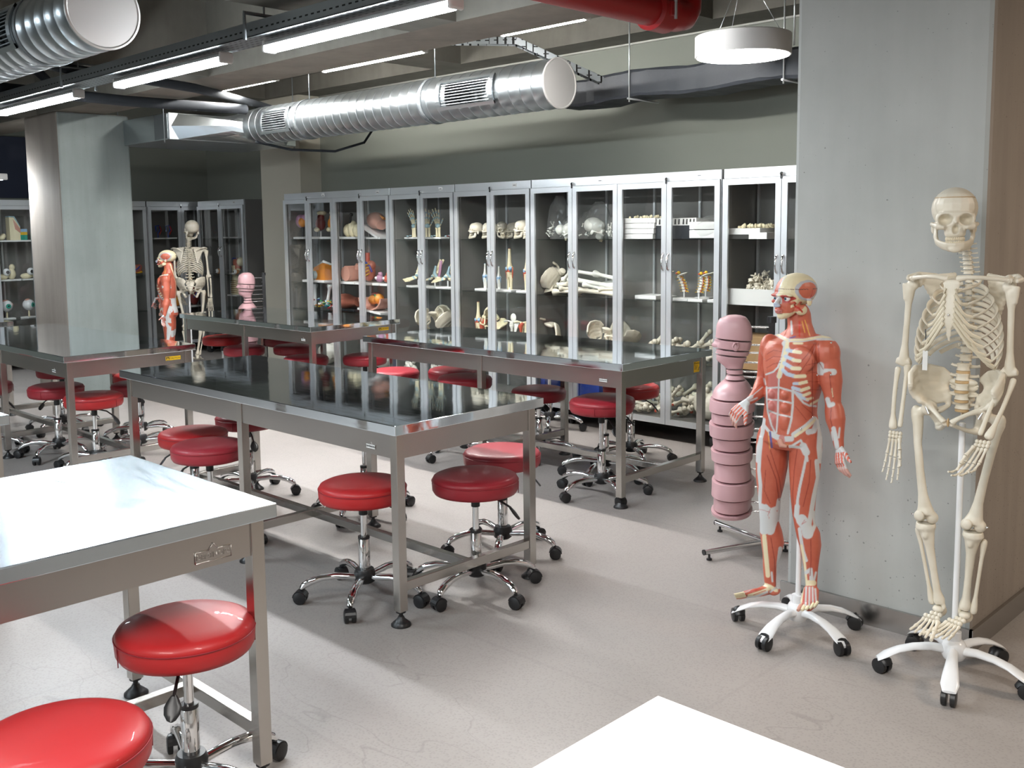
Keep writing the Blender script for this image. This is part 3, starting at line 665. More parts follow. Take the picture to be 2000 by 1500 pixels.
# ------------------------------------------------------------------ glass cabinets
CH_ = 2.02
SZ = [1.529, 1.064, .604, .168]
def cabinet(label, x, y, nd, wid, rz=0, z3=.604):
    t = thing('display_cabinet', label, 'cabinet', (x, y, 0), rz, 'stainless steel glass door cabinets')
    D = .45; n2 = nd//2; z0 = .13
    MB().box(0, .012, .022, D, z0, CH_).box(wid-.012, wid, .022, D, z0, CH_).box(0.012, wid-.012, D-.012, D, z0, CH_).box(.012, wid-.012, .022, D-.012, z0, z0+.035).box(.012, wid-.012, .022, D-.012, CH_-.012, CH_).build('body', 'cab_in', t)
    f = MB().box(0, wid, .0, .022, CH_-.068, CH_).box(0, .012, .004, .022, z0, CH_-.068).box(wid-.012, wid, .004, .022, z0, CH_-.068)
    f.build('fascia', 'cab', t, .002)
    if n2 == 2: MB().box(wid/2-.01, wid/2+.01, .022, .05, z0+.035, CH_-.068).build('divider_post', 'cab_in', t)
    for k in range(nd):
        for yy in (.06, D-.03):
            pass
    for xx in [.03, wid-.03]+([wid*.25, wid*.75] if nd == 2 else [wid/4, wid/2+.03, wid*.75]):
        MB().box(xx-.009, xx+.009, D-.03, D-.012, z0+.04, CH_-.02).build('shelf_upright', 'cab', t)
    for z in SZ[:2]+[z3]: MB().box(.014, wid-.014, .05, D-.035, z-.007, z-.001).build('glass_shelf', 'shelf_glass', t)
    dw = wid/nd; fr = .043; zb, zt = z0, CH_-.070
    for k in range(nd):
        xa = k*dw+.002; xb = (k+1)*dw-.002
        d = MB()
        for q in (((xa, zb), (xa+fr, zb+fr), (xa+fr, zt-fr), (xa, zt)), ((xb, zt), (xb-fr, zt-fr), (xb-fr, zb+fr), (xb, zb)), ((xa, zt), (xa+fr, zt-fr), (xb-fr, zt-fr), (xb, zt)), ((xb, zb), (xb-fr, zb+fr), (xa+fr, zb+fr), (xa, zb))):
            d.prism(q, (0, 0, 0), (1, 0, 0), (0, 0, 1), .018)
        do = d.build('door', 'cab', t)
        MB().box(xa+fr-.003, xb-fr+.003, .004, .008, zb+fr-.003, zt-fr+.003).build('glass_pane', 'glass', do)
        hx = xb-fr/2 if k % 2 == 0 else xa+fr/2
        h = MB(); hz = 1.36
        for s in (-1, 1): h.lathe([(.0, 0), (.010, 0), (.011, .004), (.006, .008), (.005, .02)], 10, (0, 0, 0)).v; 
        h = MB().tube([(hx, -.018, hz-.062), (hx, -.034, hz-.052), (hx, -.042, hz-.02), (hx, -.044, hz), (hx, -.042, hz+.02), (hx, -.034, hz+.052), (hx, -.018, hz+.062)], [.008, .007, .0055, .008, .0055, .007, .008], 8)
        for s in (-1, 1): h.tube([(hx, .0, hz+s*.055), (hx, -.018, hz+s*.055), (hx, -.03, hz+s*.055)], [.010, .0105, .007], 10)
        h.build('door_handle', 'chrome', do)
    for j in range(n2):
        cx = wid/n2*(j+.5)
        l = MB().cyl((cx, .0, CH_-.050), (cx, -.022, CH_-.050), .012, 12).cyl((cx, -.022, CH_-.050), (cx, -.026, CH_-.050), .009, 12); lo = l.build('lock', 'chrome', t)
        MB().box(cx-.009, cx+.006, -.022, -.019, CH_-.085, CH_-.058).build('key', 'black', lo)
        lx = wid/n2*(j+.80)
        lt = MB().box(lx-.024, lx+.024, -.002, 0, CH_-.048, CH_-.020).build('number_tag', 'paper', t)
        MB().box(lx-.015, lx+.014, -.0025, -.002, CH_-.038, CH_-.031).build('printed_line', 'tray', lt)
    for xx in (.07, wid-.07):
        for yy in (.07, D-.07):
            w_ = MB().box(xx-.03, xx+.03, yy-.03, yy+.03, z0-.006, z0)
            w_.prism([(-.022, 0), (.022, 0), (.006, -.075), (-.006, -.075)], (xx+.018, yy, z0-.006), (0, 1, 0), (0, 0, 1), .003)
            co_ = w_.build('caster_fork', 'cab', t)
            MB().tube([(xx-.014, yy-.01, .052), (xx-.012, yy-.01, .052), (xx+.012, yy-.01, .052), (xx+.014, yy-.01, .052)], [.045, .052, .052, .045], 24).build('caster_wheel', 'rubber', co_)
    return t
CB = 6.23
cabinet('four-door glass cabinet at the far end of the row, holding coloured torso and ear models', -9.40, CB, 4, 1.805, 0, .775)
cabinet('two-door glass cabinet with hand and foot ligament models', -7.583, CB, 2, .903)
cabinet('two-door glass cabinet with the row of skulls and the knee models', -6.668, CB, 2, .925)
cabinet('four-door glass cabinet with bagged skulls, bone heap and small spine models', -5.731, CB, 4, 1.826)
cabinet('two-door glass cabinet beside the near column, with a bone tray and a carton', -3.885, CB, 2, .915)
cabinet('glass cabinet with mirror-image skeleton reflection behind the far anatomy figures', -12.27, 6.78, 2, 1.14)
cabinet('side wall glass cabinet directly behind the far anatomy figures', -12.40, 6.13, 2, .93, PI/2)
cabinet('side wall glass cabinet half hidden by the far column', -12.40, 5.18, 2, .93, PI/2)
cabinet('side wall glass cabinet showing eye models at the picture edge', -12.40, 4.23, 2, .93, PI/2)
cabinet('side wall glass cabinet beyond the eye models, cut by the picture edge', -12.40, 3.28, 2, .93, PI/2)

# ------------------------------------------------------------------ bones
def bone(mb, p0, p1, r, e0, e1, n=10, bow=(0, 0, 0)):
    p0, p1, bow = Vector(p0), Vector(p1), Vector(bow)
    pts = []; rs = []
    for u, k in ((0, .35), (.02, .85), (.06, 1), (.13, .75), (.24, 0), (.5, 0), (.76, 0), (.87, .75), (.94, 1), (.98, .85), (1, .35)):
        e = e0 if u < .5 else e1; rr = (r*.9 + (e-r*.9)*k) if k else r*(1 if u == .5 else 1.08)
        if u in (0, 1): rr = e*.45
        pts.append(p0.lerp(p1, u)+bow*4*u*(1-u)); rs.append(rr)
    return mb.tube(pts, rs, n)
def skull_mesh(jaw=True):
    mb = MB()
    mb.ell((0, .022, .0), (.071, .088, .070), 20, 12); mb.ell((0, -.020, .006), (.062, .058, .056)); mb.ell((0, .045, -.015), (.064, .062, .052))
    mb.ell((0, -.045, -.045), (.050, .036, .034)); mb.ell((0, -.050, -.078), (.033, .034, .026)); mb.ell((0, -.066, -.020), (.052, .020, .014))
    for s in (-1, 1):
        mb.tube([(s*.030, -.076, -.058), (s*.050, -.064, -.058), (s*.064, -.035, -.052), (s*.069, -.005, -.050), (s*.066, .02, -.050)], [.010, .012, .007, .006, .008], 8)
        mb.ell((s*.058, .03, -.065), (.012, .014, .020)); mb.ell((s*.046, -.055, -.032), (.014, .012, .02))
    mb.tube([(0, -.078, -.028), (0, -.094, -.048)], [.007, .006], 8)
    me = remesh(mb, .0034, 3, .5)
    c = []
    for s in (-1, 1): c.append(((s*.0320, -.100, -.036), (.0245, .062, .0205), 1.0))
    c.append(((0, -.108, -.066), (.0125, .052, .0195), 1.0))
    carve(me, c); return me
SK_ME = skull_mesh()
def jaw_mb():
    mb = MB()
    pts = [(-.056, .0, -.062), (-.056, -.004, -.090), (-.050, -.012, -.110), (-.037, -.045, -.119), (-.020, -.074, -.124), (0, -.081, -.126), (.020, -.074, -.124), (.037, -.045, -.119), (.050, -.012, -.110), (.056, -.004, -.090), (.056, 0, -.062)]
    mb.tube(pts, [.007, .012, .013, .0135, .0135, .014, .0135, .0135, .013, .012, .007], 10, flat=(1.35, .62)); mb.ell((0, -.082, -.130), (.020, .010, .012))
    for s_ in (-1, 1): mb.tube([(s_*.056, .004, -.066), (s_*.054, -.006, -.085), (s_*.050, -.016, -.104)], [.012, .014, .013], 8, flat=(.5, 1.2)) if False else mb.ell((s_*.054, -.006, -.088), (.0055, .018, .026))
    return mb
def teeth_mb():
    mb = MB()
    for row, z in ((0, -.098), (1, -.110)):
        for k in range(12):
            a = (k-5.5)/5.5*1.15; x = .027*math.sin(a)*1.05; y = -.052-.031*math.cos(a)
            mb.ell((x, y, z), (.0036, .003, .0066 if row == 0 else .0060), 8, 5)
    return mb
M['bone_teeth'] = mat('tooth_plastic', (.70, .62, .46), .35)
JAW_ME = remesh(jaw_mb(), .003, 2); TEETH = teeth_mb().mesh('teeth')
def skull(name_parent, loc, rz=0, s=1.0, m='bone', tilt=0, partname=None, jaw=True):
    """skull part(s) under a parent"""
    o = link(partname or 'skull', SK_ME if m == 'bone' else SK_ME.copy(), m, name_parent); o.location = loc; o.rotation_euler = (tilt, 0, rz); o.scale = (s,)*3
    link('teeth', TEETH if m == 'bone' else TEETH.copy(), 'bone_teeth', o)
    if jaw: link('jaw', JAW_ME if m == 'bone' else JAW_ME.copy(), m, o)
    return o
def pelvis_mesh():
    mb = MB()
    for s in (-1, 1):
        # wing
        cr = [(.128, -.070, .085), (.140, -.040, .130), (.138, .0, .152), (.112, .045, .155), (.075, .082, .140), (.046, .092, .105)]
        lo = [(.100, -.040, .012), (.098, -.020, .010), (.090, .004, .006), (.078, .030, .006), (.058, .058, .012), (.045, .072, .030)]
        rings = []
        for a_, b_ in zip(cr, lo):
            a_, b_ = Vector(a_), Vector(b_); ring = []
            for k in range(5):
                u = k/4; p = a_.lerp(b_, u); p += Vector((.018*math.sin(PI*u), .010*math.sin(PI*u), 0)); ring.append((p, .0065+.004*(1-u)*(1 if u == 0 else .3)+.004*u))
            rings.append(ring)
        for k in range(5): mb.tube([(s*r_[k][0].x, r_[k][0].y, r_[k][0].z) for r_ in rings], [r_[k][1] for r_ in rings], 6)
        for r_ in rings: mb.tube([(s*p.x, p.y, p.z) for p, q in r_], [q*.95 for p, q in r_], 6)
        for i in range(5):
            for k in range(4):
                A, B_, C_, D_ = rings[i][k][0], rings[i+1][k][0], rings[i+1][k+1][0], rings[i][k+1][0]
                for u in (.25, .5, .75):
                    p = A.lerp(B_, u).lerp(D_.lerp(C_, u), .5); mb.ell((s*p.x, p.y, p.z), (.012, .012, .018), 6, 4)
                p0_ = A.lerp(D_, .5); mb.ell((s*p0_.x, p0_.y, p0_.z), (.010, .010, .018), 6, 4)
        mb.ell((s*.086, -.005, -.012), (.026, .028, .030))
        mb.tube([(s*.080, -.022, .0), (s*.055, -.058, -.012), (s*.030, -.080, -.030), (s*.010, -.086, -.050)], [.014, .010, .010, .013], 8)
        mb.tube([(s*.080, .0, -.03), (s*.066, .022, -.070), (s*.058, .018, -.098), (s*.040, -.020, -.088), (s*.020, -.062, -.068), (s*.009, -.083, -.055)], [.018, .015, .017, .010, .009, .012], 8)
        mb.tube([(s*.05, .075, .03), (s*.045, .06, -.01), (s*.07, .03, -.03)], [.012, .010, .016], 8)
    for z, y, w_ in ((.095, .060, .050), (.070, .072, .048), (.045, .084, .042), (.020, .092, .034), (-.005, .092, .024), (-.03, .082, .015), (-.05, .068, .008)):
        mb.ell((0, y, z), (w_, .018, .018), 10, 6)
    return remesh(mb, .0042, 9, .6)
PEL_ME = pelvis_mesh()
def vertebra(mb, c, w_, h, spin=.03, tr=.028, yd=1):
    c = Vector(c); k = 12
    prof = [(.82, -.5), (1, -.42), (.86, -.1), (.86, .1), (1, .42), (.82, .5)]
    mb.loft([[c+Vector((w_*r*math.cos(2*PI*j/k), w_*.72*r*math.sin(2*PI*j/k), h*z)) for j in range(k)] for r, z in prof])
    mb.tube([c+Vector((0, w_*.9, 0)), c+Vector((0, w_*.9+spin*.6, -h*.35)), c+Vector((0, w_*.9+spin, -h*.8))], [h*.26, h*.24, h*.18], 6)
    for s in (-1, 1):
        mb.tube([c+Vector((s*w_*.5, w_*.75, 0)), c+Vector((s*tr, w_*1.0, h*.05)), c+Vector((s*(tr+.008), w_*1.1, h*.15))], [h*.26, h*.18, h*.2], 6)
        mb.ell(c+Vector((s*w_*.6, w_*1.0, h*.3)), (h*.22, h*.22, h*.34), 6, 4)

# ------------------------------------------------------------------ cabinet contents
def shelf_pt(px, s, y=6.42):
    z = SZ[s] if not (s == 2 and px < 765) else .775
    p = at(px, 500, 1, y)
    for _ in range(4):
        q = proj((p.x, y, z)); p = at(px, q[1], 1, y); p.z = z
    return Vector((p.x, y, z))
def item(name, label, cat, px, s, y=6.42, rz=0, group=None, loc=None):
    return thing(name, label, cat, loc or shelf_pt(px, s, y), rz, group)
def board(t, w_, d, h=.018, m='white_matt', x=0, y=0): return MB().box(x-w_/2, x+w_/2, y-d/2, y+d/2, 0, h).build('base_board', m, t, .003)
# skulls
for px, y, rz, ti, lab, s in ((929, 6.38, -.75, 0, 'cream skull standing alone at the open end of the skull row', .98), (955, 6.40, -.95, 0, 'cream skull turned in profile behind the door frames of the skull shelf', 1.0), (981, 6.47, .9, 0, 'skull with its rounded back towards the glass, mid skull shelf', 1.02),
                            (1001, 6.52, -.8, 0, 'skull peeping out behind the large one on the skull shelf', .95), (1019, 6.38, -.7, 0, 'large cream skull near the hinge side of the skull shelf', 1.08), (1033, 6.36, -.5, 0, 'skull cut by the door frame at the end of the skull shelf', .8)):
    t = item('skull', lab, 'skull', px, 0, y, 0, 'skulls on the shelf'); s *= .72; skull(t, (0, 0, .142*s), rz, s, 'bone', .0, 'cranium')
# ligament hands
def hand_model(t, s=1.0, foot=False):
    mb = MB(); lg = MB(); z0 = .018
    for sx in (-1, 1): bone(mb, (sx*.013, 0, z0), (sx*.012, 0, z0+.07), .008, .010, .012)
    for k in range(7): mb.ell(((k % 4-1.5)*.011, 0, z0+.078+.012*(k//4)), .008, 6, 5); 
    lg.ell((0, -.004, z0+.082), (.024, .012, .018), 8, 5)
    for k in range(5):
        a = (k-2)*.17+(.35 if k == 4 else 0); L = [.075, .09, .095, .085, .05][k]; p = Vector(((k-2)*.011, 0, z0+.098 if k < 4 else z0+.085)); d = Vector((math.sin(a), -.15, math.cos(a)))
        for m_, u in enumerate((.45, .3, .25)):
            q = p+d*L*u*1.15; bone(mb, p, q, .0042-.0006*m_, .0062-.001*m_, .0055-.001*m_, 6); 
            if m_ < 2: lg.ell(p.lerp(q, .9)+Vector((0, -.003, 0)), (.0072, .005, .008), 6, 4)
            p = q+d*.003; d = (d+Vector((.0, -.12, 0))).normalized()
    mb.build('hand_bones', 'bone_cream', t); lg.build('ligaments', 'lig_blue', t)
for px, rz, lab in ((809, -.2, 'upright hand ligament model nearest the far end of its shelf'), (836, .25, 'upright hand ligament model partly behind the door frame'), (856, .1, 'upright hand ligament model with widely spread fingers next to loose pieces')):
    t = item('hand_model', lab, 'anatomical model', px, 0, 6.40, rz, 'hand ligament models'); board(t, .17, .13); hand_model(t)
    for c_ in [o_ for o_ in bpy.data.objects if o_.parent == t and 'board' not in o_.name]: c_.scale = (1.35, 1.35, 1.3); c_.location.z = -.006
for k, (px, m) in enumerate(((799, 'lig_blue'), (846, 'lig_blue'), (874, 'lig_blue'), (878, 'organ_dark'))):
    mb = MB(); random.seed(k)
    for j in range(3): mb.ell((.02*j-.02, -.02*(j % 2), .030+.004*j), (.016, .01, .006), 7, 5)
    t = item('loose_joint_piece', ['small pale blue loose piece beside the first hand model', 'pale blue loose pieces between the hand models', 'pale blue loose piece at the end of the hand model board', 'dark red loose piece at the end of the hand model board'][k], 'model piece', px, 0, 6.33); mb.build('piece', m, t); t.location.z -= .006
def foot_model(t):
    mb = MB(); lg = MB(); mu = MB(); z0 = .018
    MB().cyl((0, 0, z0), (0, 0, z0+.045), .006, 8).build('peg', 'white', t)
    for sx in (-1, 1): bone(mb, (sx*.012+.01, .01, z0+.10), (sx*.014+.05, .03, z0+.21), .009, .014, .010)
    mb.ell((.03, .0, z0+.06), (.028, .02, .018)); mb.ell((0, -.0, z0+.085), (.024, .02, .02))
    for k in range(5):
        p = Vector((-.015, -.004*k, z0+.075-.004*k)); q = p+Vector((-.075, -.01*(k-2), -.022)); bone(mb, p, q, .0045, .007, .007, 6); bone(mb, q, q+Vector((-.03, 0, -.004)), .004, .0055, .004, 6); lg.ell(p.lerp(q, .3), (.012, .007, .007), 6, 4)
    lg.tube([(.03, 0, z0+.06), (.005, -.012, z0+.10), (.02, -.012, z0+.16)], [.012, .014, .007], 8); lg.ell((-.01, -.012, z0+.08), (.02, .008, .012)); mu.tube([(.05, .02, z0+.2), (.05, .0, z0+.1), (.03, .0, z0+.05)], [.012, .012, .005], 8)
    mb.build('foot_bones', 'bone_cream', t); lg.build('ligaments', 'lig_blue', t); mu.build('muscle_strap', 'mauve', t)
for px, rz, lab in ((817, 1.2, 'narrow foot ligament model seen end-on beside the door handle'), (850, .1, 'foot ligament model pointing along its shelf'), (875, .5, 'foot ligament model with mauve strap against the frame')):
    t = item('foot_model', lab, 'anatomical model', px, 1, 6.40, rz, 'foot ligament models'); board(t, .20, .14); foot_model(t)
    for c_ in [o_ for o_ in bpy.data.objects if o_.parent == t and 'board' not in o_.name]: c_.scale = (1.25, 1.25, 1.2); c_.location.z = -.004
# knees
def knee(t, s=1.0, red=True, base=True, cart='blue_cart', bm='bone_cream'):
    z0 = .018; mb = MB(); c = MB(); mu = MB()
    if base: MB().cyl((0, 0, .0), (0, 0, z0+.02), .007*s+.002, 8).build('peg', 'white', t)
    mb.tube([(.0, 0, z0+.36*s), (0, 0, z0+.30*s), (-.002, 0, z0+.24*s), (0, 0, z0+.20*s), (0, 0, z0+.185*s)], [.015*s, .016*s, .021*s, .032*s, .030*s], 14, flat=(1, .8))
    for sx in (-1, 1):
        c.ell((sx*.020*s, -.014*s, z0+.185*s), (.0165*s, .018*s, .020*s)); mb.ell((sx*.018*s, .005*s, z0+.185*s), (.02*s, .022*s, .022*s))
    mb.tube([(0, 0, z0+.155*s), (0, 0, z0+.14*s), (.0, 0, z0+.11*s)], [.034*s, .033*s, .024*s], 12, flat=(1, .8))
    for sx in (-1, 1): mb.tube([(sx*.014*s, 0, z0+.13*s), (sx*.018*s, 0, z0+.09*s), (sx*.017*s, 0, z0+.02*s), (sx*.016*s, 0, z0)], [.020*s, .014*s, .012*s, .012*s], 10)
    mu.tube([(-.034*s, -.002, z0+.21*s), (-.037*s, -.004, z0+.16*s), (-.03*s, -.004, z0+.09*s)], [.006*s, .009*s, .004*s], 8); mu.tube([(.034*s, 0, z0+.20*s), (.036*s, 0, z0+.15*s), (.03*s, 0, z0+.1*s)], [.005*s, .006*s, .004*s], 8)
    mu.ell((0, -.016*s, z0+.165*s), (.020*s, .010*s, .014*s)); mu.cyl((0, 0, z0+.358*s), (0, 0, z0+.364*s), .012*s, 10)
    mb.build('leg_bones', bm, t); c.build('joint_cartilage', cart, t); mu.build('ligaments', 'muscle' if red else 'blue_cart', t)
for px, s_, sc_, red, lab in ((948, 1, .62, False, 'small white knee joint model beside the handle of the skull cabinet'), (975, 1, .56, False, 'small white joint model just past the door handles'), (996, 1, 1.0, True, 'tall knee model with sky blue joint caps and red ligaments, middle shelf'), (1030, 1, .92, True, 'knee model with red strap cut by the frame, middle shelf'), (935, 2, .92, True, 'knee model with sky blue caps on the shelf just above the table top')):
    t = item('knee_model', lab, 'anatomical model', px, s_, 6.40, 0, 'knee joint models'); board(t, .15, .13); knee(t, sc_, red, True, 'blue_cart', 'bone_cream' if sc_ > .7 else 'bone_white')
def shoulder(t, white=False):
    mb = MB(); mu = MB(); bone(mb, (0, 0, .02), (0, 0, .17), .012, .014, .024); mb.tube([(-.09, 0, .19), (-.04, -.01, .20), (.0, 0, .19), (.06, .01, .20)], [.008, .007, .008, .008], 8)
    mb.prism([(.01, .05), (.08, .19), (.02, .19)], (.01, .01, 0), (1, 0, 0), (0, 0, 1), .008); mb.ell((-.0, 0, .175), (.022, .02, .022))
    mu.tube([(.02, -.01, .19), (.0, -.02, .16), (.0, -.014, .10)], [.014, .022, .008], 8)
    mb.build('shoulder_bones', 'bone_white' if white else 'bone_cream', t)
    if not white: mu.build('muscle_strap', 'muscle', t)
    else: MB().ell((.02, 0, .23), (.035, .008, .038)).build('bone_plate', 'bone_white', t)
t = item('shoulder_model', 'small white shoulder joint model on the shelf by the table top', 'anatomical model', 1000, 2, 6.40); board(t, .12, .12); shoulder(t, True)
t = item('shoulder_model', 'shoulder joint model with red muscle strap against the frame', 'anatomical model', 1020, 2, 6.40); board(t, .14, .12); shoulder(t)
def hip(t):
    o = link('hip_bone', PEL_ME.copy(), 'bone_cream', t); o.location = (0, 0, .17); o.rotation_euler = (0, .9, .6); o.scale = (.8,)*3
    MB().tube([(-.02, -.03, .19), (-.06, -.04, .13), (-.07, -.03, .04)], [.02, .026, .010], 10).build('hip_muscle', 'muscle', t)
t = item('hip_model', 'hip joint model with dark red muscles behind the door frames', 'anatomical model', 957, 2, 6.44); board(t, .18, .14); hip(t)
def put_pelvis(px, s, lab, rot, y=6.42, sc_=1, m='bone', dz=.1, nm='pelvis_model'):
    t = item(nm, lab, 'pelvis', px, s, y, 0, 'loose pelvis bones'); o = link('hip_bones', PEL_ME if m == 'bone' else PEL_ME.copy(), m, t); o.rotation_euler = rot; o.scale = (sc_,)*3
    R_ = o.rotation_euler.to_matrix(); lo = min((R_ @ v.co).z for v in o.data.vertices)*sc_; o.location = (0, 0, -lo+.0005); return t
put_pelvis(846, 2, 'cream pelvis lying behind the table edge under the foot models', (.6, 0, .5))
put_pelvis(872, 2, 'second cream pelvis next to it, wing turned outwards', (.5, .3, -.7), 6.46)
put_pelvis(1074, 2, 'broad cream hip bone lying under the bone heap', (1.2, .3, .2), 6.42)
put_pelvis(1178, 2, 'hip bone with round opening in front of the lying spine', (.3, .2, .3), 6.36, .9)
put_pelvis(1204, 2, 'pelvis standing on edge at the end of the lying spine', (-.9, .2, -.5), 6.48, 1.05)
put_pelvis(1086, 1, 'pelvis propped at the end of the heap of leg bones', (.8, .4, -.9), 6.5, 1.0)
# bagged skulls and bags
def bag(t, r, h, m='bag', seed=1):
    mb = MB(); K = 18; random.seed(seed); rings = []
    for i in range(10):
        u = i/9; rr = (math.sin(PI*min(1, .12+u*.62))**.6)*(1-.25*u); tip = (1 if u < .75 else (1-(u-.75)*2.2))
        rings.append([Vector((r*rr*tip*(1+random.uniform(-.10, .10))*math.cos(2*PI*j/K)+.03*u, r*.75*rr*(tip)*(1+random.uniform(-.1, .1))*math.sin(2*PI*j/K), h*u)) for j in range(K)])
    mb.loft(rings, True, False); return mb.build('plastic_film', m, t)
for k, (px, r, h, lab) in enumerate(((1088, .115, .36, 'tall clear bag of small bones on the top shelf, its neck standing up'), (1112, .10, .20, 'clear bag with a skull partly behind the door frame'), (1141, .09, .22, 'low clear bag at the inner side of the door frames'), (1165, .125, .30, 'clear bag with a big round skull and a pointed corner'), (1200, .09, .20, 'clear bag of thin bones at the shelf end next to the white boxes'))):
    t = item('bagged_bones', lab, 'bag', px, 0, 6.40+.02*(k % 2), 0, 'bagged bones on the top shelf'); bag(t, r, h, seed=k)
    mb = MB(); random.seed(k+20)
    for j in range(22 if k in (0, 4) else 8):
        a = random.uniform(0, 6.3); q = Vector((r*.6*math.cos(a), r*.42*math.sin(a), random.uniform(.015, .10))); bone(mb, q, q+Vector((random.uniform(-.04, .04), random.uniform(-.02, .02), random.uniform(-.0, .05))), .004, .008, .007, 6)
    if k in (1, 3): skull(t, (0, 0, .10 if k == 3 else .085), 2.4 if k == 3 else -1, .95 if k == 3 else .75, 'bone_white', .3, 'bagged_skull', False)
    elif k == 0: mb.ell((.04, 0, .075), (.045, .04, .045))
    mb.build('small_bones', 'bone_white', t)
# white boxes, labelled boxes
for k in range(4):
    t = item('flat_box', ['lowest of the four flat white boxes with bones on top', 'second flat white box from the bottom of the stack', 'third flat white box from the bottom of the stack', 'top flat white box of the stack, open and full of small bones'][k], 'box', 1262, 0, 6.42, .03*(k-1)); t.location.z += k*.0405
    MB().box(-.17, .17, -.14, .14, 0, .038).build('carton', 'white_matt', t, .003)
    t['group'] = 'stack of flat white boxes'
    if k == 3:
        mb = MB(); random.seed(5)
        for j in range(40): mb.ell((random.uniform(-.08, .15), random.uniform(-.12, .12), .040+random.uniform(0, .012)), (.011, .008, .012), 6, 4)
        mb.build('small_bones', 'bone_cream', t)
for px, lab in ((1298, 'black and white box with printed strips, half behind the door frame'), (1328, 'black and white box with printed strips and a white side label'), (1362, 'black and white printed box behind the bagged white boxes')):
    t = item('printed_box', lab, 'box', px, 0, 6.43, -.1 if px > 1340 else .05, 'black and white printed boxes')
    MB().box(-.085, .085, -.12, .12, 0, .10).build('carton', 'charcoal', t)
    l = MB().box(-.088, .088, -.123, .123, .10, .155).build('box_lid', 'paper', t)
    for j in range(5): 
        x = -.066+j*.033; MB().add([(x-.008, -.1236, .108), (x+.006+.002*(j % 2), -.1236, .108), (x+.008, -.1236, .148), (x-.004, -.1236, .148)], [(0, 1, 2, 3)]).build('printed_mark', 'ink', l)
    if px == 1328: MB().box(-.05, .01, -.1215, -.12, .01, .09).build('side_label', 'paper', t)
t = item('bagged_box', 'white boxes wrapped in a crumpled clear bag at the shelf end', 'box', 1388, 0, 6.37); MB().box(-.12, .12, -.10, .10, .006, .065).build('carton', 'white_matt', t, .004); MB().box(-.12, .12, -.10, .10, .07, .125).build('carton', 'white_matt', t, .004)
bag(t, .19, .17, 'bag', 9)
t = item('bone_tray', 'white tray heaped with small cream bones next to the near column', 'tray', 1472, 0, 6.42); MB().box(-.15, .13, -.14, .14, .03, .075).build('tray', 'white_matt', t, .003); MB().box(-.17, .15, -.15, .15, .0, .028).build('tray_lid', 'bag', t); MB().box(.06, .2, -.17, -.05, .0, .045).build('small_carton', 'white_matt', t)
mb = MB(); random.seed(8)
for j in range(60): mb.ell((random.uniform(-.06, .12), random.uniform(-.12, .12), .078+random.uniform(0, .02)), (.013, .010, .014), 6, 4)
mb.build('small_bones', 'bone_cream', t)
t = item('bone_carton', 'torn white carton piled with vertebrae next to the near column', 'carton', 1478, 1, 6.42)
MB().box(-.17, .26, -.16, -.155, 0, .115).box(-.17, .26, .155, .16, 0, .115).box(-.17, -.165, -.155, .155, 0, .115).box(.255, .26, -.155, .155, 0, .115).box(-.165, .255, -.155, .155, 0, .004).build('carton', 'paper', t)
mb = MB().ell((.08, 0, .07), (.13, .12, .07), 16, 8); random.seed(4)
for j in range(60):
    u = random.random(); mm_ = MB(); vertebra(mm_, (0, 0, 0), .022, .026, .018, .02); mm_.xf(Matrix.Translation((random.uniform(-.02, .18), random.uniform(-.12, .12), .10+.12*u*random.random())) @ Matrix.Rotation(random.uniform(0, 6), 4, Vector((random.random(), random.random(), random.random())))); mb.add(mm_.v, mm_.f, True)
mb.build('vertebrae', 'bone', t)
t = item('brown_carton', 'brown cardboard carton on the shelf behind the mannequin holding rods', 'carton', 1480, 2, 6.40); MB().box(-.16, .2, -.13, .13, 0, .24).build('carton', 'card', t, .004)
# bone heap on the middle shelf
LB = 'long bones lying on the middle shelf'
for (a, c, r, e0, e1, m, lab) in (((1080, 6.38, .02), (1135, 6.40, .03), .014, .028, .024, 'bone', 'arm bone lying lowest in front of the heap'), ((1110, 6.45, .13), (1206, 6.42, .075), .019, .036, .034, 'bone_white', 'thick thigh bone across the middle of the heap'), ((1112, 6.50, .20), (1172, 6.46, .165), .014, .024, .024, 'bone_white', 'upper slim bone of the heap ending behind the knee joint'), ((1122, 6.36, .045), (1206, 6.34, .028), .017, .030, .026, 'bone', 'leg bone lying along the shelf front'), ((1150, 6.50, .07), (1206, 6.48, .12), .016, .028, .024, 'bone_white', 'slanting bone behind the thigh bone'), ((1160, 6.44, .18), (1207, 6.40, .145), .015, .030, .026, 'bone_white', 'shin bone at the shelf end of the heap'), ((1076, 6.52, .03), (1100, 6.46, .20), .018, .034, .030, 'bone', 'bone leaning up at the tip of the heap')):
    p = shelf_pt(a[0], 1, a[1]); q = shelf_pt(c[0], 1, c[1]); p.z += a[2]; q.z += c[2]
    o = bone(MB(), p-p, q-p, r, e0, e1, 12).build('long_bone', m, loc=p); tag(o, lab, 'bone', LB)
for j, (x0, y0, z0, x1, y1, z1) in enumerate(((1088, 6.40, .07, 1120, 6.5, .12), (1092, 6.36, .05, 1128, 6.44, .05), (1096, 6.55, .16, 1130, 6.5, .10), (1125, 6.55, .03, 1190, 6.58, .05), (1140, 6.40, .09, 1180, 6.36, .06), (1170, 6.34, .06, 1207, 6.36, .07), (1100, 6.42, .12, 1114, 6.40, .19), (1078, 6.44, .05, 1110, 6.40, .09))):
    p = shelf_pt(x0, 1, y0); q = shelf_pt(x1, 1, y1); p.z += z0; q.z += z1
    o = bone(MB(), p-p, q-p, .013, .026, .022, 10).build('long_bone', 'bone' if j % 2 else 'bone_white', loc=p); tag(o, 'smaller bone wedged in the heap of long bones on the middle shelf', 'bone', LB)
